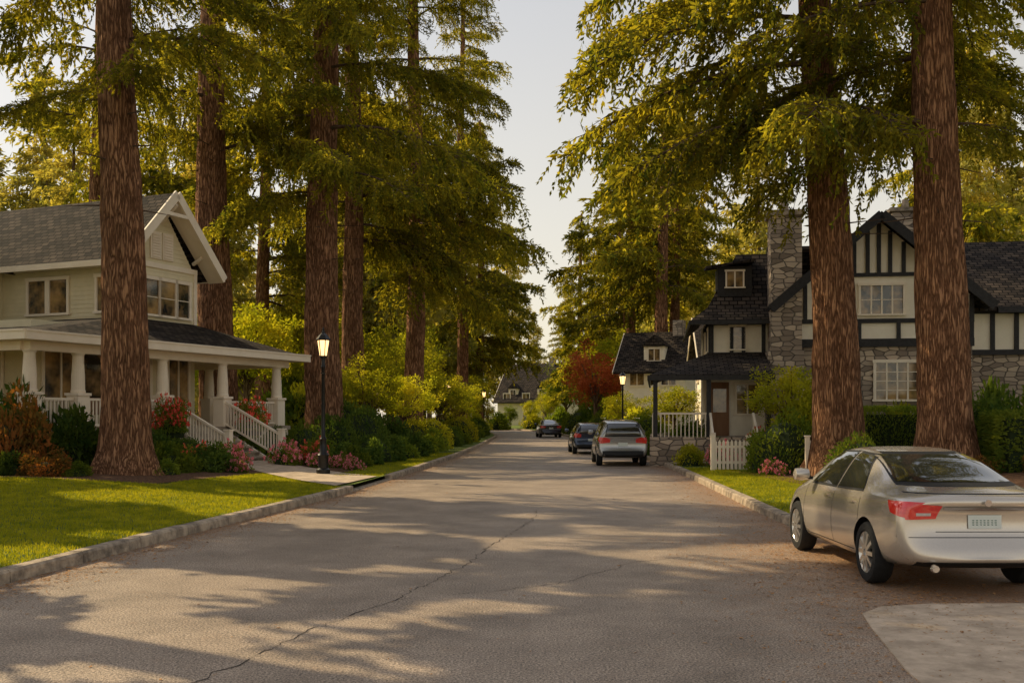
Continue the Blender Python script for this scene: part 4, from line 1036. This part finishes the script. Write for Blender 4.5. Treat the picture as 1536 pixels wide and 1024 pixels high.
    def grow(cs,d):
        cx=sum(c[0] for c in cs)/4; cy=sum(c[1] for c in cs)/4
        return [(c[0]+d*(1 if c[0]>cx else -1),c[1]+d*(1 if c[1]>cy else -1)) for c in cs]
    if kind=='sedan':
        side=[[(1.32,1.01),(2.18,.99),(2.14,1.385),(1.72,1.36)],[(2.26,.99),(3.3,.975),(2.88,1.37),(2.22,1.39)]]
        rear=[(-.62,1.12),(.62,1.12),(.50,1.385),(-.50,1.385)]
    elif kind=='suv':
        side=[[(.42,1.14),(1.15,1.12),(1.15,1.54),(.6,1.53)],[(1.23,1.12),(2.1,1.1),(2.06,1.56),(1.23,1.55)],[(2.18,1.1),(3.1,1.08),(2.72,1.5),(2.14,1.56)]]
        rear=[(-.62,1.10),(.62,1.10),(.52,1.5),(-.52,1.5)]
    else:
        side=[[(.6,1.04),(1.7,1.01),(1.68,1.38),(.85,1.36)],[(1.78,1.01),(2.85,.99),(2.4,1.36),(1.76,1.39)]]
        rear=[(-.55,1.0),(.55,1.0),(.47,1.33),(-.47,1.33)]
    for sd in (-1,1):
        for c in side:
            proj(tr,grow(c,.025),'X',.003,'rubber',side=sd); proj(gl,c,'X',.007,'cglass',side=sd)
    proj(tr,grow(rear,.03),'Y',.003,'rubber',side=-1); proj(gl,rear,'Y',.007,'cglass',side=-1)
    fw=st[-4]; 
    zt=max(q[7] for q in st)
    proj(gl,[(-.66,fw[7]+.06),(.66,fw[7]+.06),(.5,zt-.13),(-.5,zt-.13)],'Y',.006,'cglass',side=1)
    for sd in (-1,1):
        for y in ((1.28,2.22,3.42) if kind=='sedan' else (1.19,2.14,3.3)):
            proj(tr,[(y,.32),(y+.008,.32),(y+.008,.93),(y,.93)],'X',.003,'rubber',1,14,side=sd)
        proj(tr,[(1.3 if kind=='sedan' else 1.2,.31),(3.4,.31),(3.4,.318),(1.3,.318)],'X',.003,'rubber',20,1,side=sd)
        for y in (1.45,2.42): proj(li,[(y,.845),(y+.17,.845),(y+.17,.87),(y,.87)],'X',.025,pm,4,2,side=sd)
        mb=li; yy=3.18 if kind=='sedan' else (2.95 if kind=='suv' else 2.7)
        zz={'sedan':1.02,'suv':1.14,'hatch':1.04}[kind]
        mb.beam((sd*.86,yy,zz),(sd*.95,yy,zz+.02),.06,.04,'rubber'); 
        mb.lathe([(.03,-.10),(.075,-.08),(.085,0),(.07,.09),(.02,.11)],pm,12,(sd*1.0,yy+.02,zz+.05),'X')
    if kind=='sedan':
        for sd in (-1,1):
            proj(li,[(sd*.80,.78),(sd*.50,.79),(sd*.44,.925),(sd*.84,.95)],'Y',.012,'tail',side=-1)
            proj(li,[(.16,.80),(.36,.84),(.46,.955),(.14,.955)],'X',.012,'tail',side=sd)
            proj(li,[(sd*.70,.82),(sd*.55,.82),(sd*.55,.85),(sd*.70,.85)],'Y',.016,'clear',side=-1,nu=4,nv=2)
        proj(tr,[(-.42,.885),(.42,.885),(.42,.91),(-.42,.91)],'Y',.014,'chrome',side=-1)
        proj(tr,[(-.50,.655),(.50,.655),(.50,.662),(-.50,.662)],'Y',.003,'rubber',side=-1); proj(tr,[(-.86,.60),(.86,.60),(.86,.607),(-.86,.607)],'Y',.003,'rubber',20,1,side=-1)
        proj(tr,[(-.7,.30),(.7,.30),(.7,.36),(-.7,.36)],'Y',.004,'rubber',side=-1)
        proj(tr,[(-.7,1.035),(.7,1.035),(.7,1.042),(-.7,1.042)],'Y',.003,'rubber',20,1,side=-1)
        pz0,pz1=.69,.83
        li.lathe([(.035,-.02),(.04,.0),(.045,.02)],'chrome',14,(-.55,.03,.30),'Y'); 
        li.lathe([(.035,-.004),(.035,.004)],'chrome',16,(0,.065,.955),'Y')
    elif kind=='suv':
        for sd in (-1,1):
            proj(li,[(sd*.84,.82),(sd*.46,.86),(sd*.46,.98),(sd*.84,1.06)],'Y',.012,'tail',side=-1); proj(li,[(.12,.88),(.35,.92),(.35,1.04),(.12,1.04)],'X',.012,'tail',side=sd)
            tr.beam((sd*.62,.5,1.73),(sd*.62,2.6,1.74),.03,.03,'chrome')
        proj(tr,[(-.85,.36),(.85,.36),(.85,.56),(-.85,.56)],'Y',.006,'rubber',side=-1)
        proj(tr,[(-.4,.96),(.4,.96),(.4,.98),(-.4,.98)],'Y',.012,'chrome',side=-1); pz0,pz1=.72,.86
    else:
        for sd in (-1,1): proj(li,[(sd*.78,.78),(sd*.5,.80),(sd*.5,.92),(sd*.78,1.0)],'Y',.012,'tail',side=-1); proj(li,[(.1,.82),(.3,.84),(.3,.98),(.1,.98)],'X',.012,'tail',side=sd)
        proj(tr,[(-.7,.34),(.7,.34),(.7,.46),(-.7,.46)],'Y',.005,'rubber',side=-1); pz0,pz1=.62,.74
    proj(li,[(-.17,pz0),(.17,pz0),(.17,pz1),(-.17,pz1)],'Y',.014,'plate',4,2,side=-1)
    if kind=='sedan':
        rr=random.Random(4)
        for i in range(7):
            x=-.13+i*.038; z=pz0+.035
            for q in range(3): 
                proj(li,[(x+rr.uniform(0,.012),z+q*.022),(x+.022,z+q*.022),(x+.022,z+q*.022+.009),(x,z+q*.022+.009)],'Y',.017,'plateink',1,1,side=-1)
    gl.obj('windows',e,smooth=True); tr.obj('trim',e,smooth=True); li.obj('lights',e,smooth=True)
    wb=MB()
    for y in S['wy']:
        for sd in (-1,1): wheel(wb,.905 if kind!='hatch' else .86,y,S['r'],sd)
    wb.obj('wheels',e,smooth=True)
    return e
car('parked_sedan','sedan',(4.80,10.25,.005),0,paint('paint_champagne',(.66,.59,.50)))
car('parked_suv','suv',(3.98,36.6,.0),R(-1),paint('paint_grey',(.40,.40,.39)))
car('parked_hatchback','hatch',(3.75,48,.0),R(1),paint('paint_blue',(.05,.07,.12)))
car('parked_sedan','sedan',(3.2,83,.0),R(4),paint('paint_black',(.03,.03,.035)))

# ------------------------------------------------------------------ sky, sun, camera
EL=R(38); az=Vector((-.87,.49,0)).normalized()
to=Vector((az.x*math.cos(EL),az.y*math.cos(EL),math.sin(EL)))
ld=bpy.data.lights.new('sun','SUN'); ld.energy=5; ld.angle=R(.5); ld.color=(1,.81,.50)
lo=link(bpy.data.objects.new('sun',ld)); lo.rotation_euler=(-to).to_track_quat('-Z','Y').to_euler()
w=bpy.data.worlds.new('World'); scene.world=w; w.use_nodes=True; nt=w.node_tree; N=nt.nodes; L=nt.links
bg=N.get('Background') or N.new('ShaderNodeBackground'); sk=N.new('ShaderNodeTexSky'); sk.sky_type='NISHITA'; sk.sun_disc=False
sk.sun_elevation=EL; sk.sun_rotation=math.atan2(to.x,to.y); sk.dust_density=1.3; sk.air_density=1.0; sk.ozone_density=.5
# warm haze veil: strongest at the horizon, thinning upward (by world direction)
tc=N.new('ShaderNodeTexCoord'); sx=N.new('ShaderNodeSeparateXYZ'); L.new(tc.outputs['Generated'],sx.inputs[0])
mr=N.new('ShaderNodeMapRange'); mr.inputs['From Min'].default_value=0; mr.inputs['From Max'].default_value=.6; mr.inputs['To Min'].default_value=.85; mr.inputs['To Max'].default_value=.3
L.new(sx.outputs['Z'],mr.inputs[0])
mul=N.new('ShaderNodeMix'); mul.data_type='RGBA'; L.new(mr.outputs[0],mul.inputs[0]); L.new(sk.outputs[0],mul.inputs[6]); mul.inputs[7].default_value=(6.4,5.6,4.3,1)
L.new(mul.outputs[2],bg.inputs[0]); bg.inputs[1].default_value=.15
cd=bpy.data.cameras.new('camera'); cam=link(bpy.data.objects.new('camera',cd)); cam.location=(0,0,1.85); cam.rotation_euler=(R(90),0,0)
cd.sensor_width=36; cd.lens=36; cd.shift_y=110/1536; cd.clip_end=3000
scene.camera=cam
scene.view_settings.view_transform='Standard'; scene.view_settings.look='None'; scene.view_settings.exposure=0
print('objects',len(bpy.data.objects))
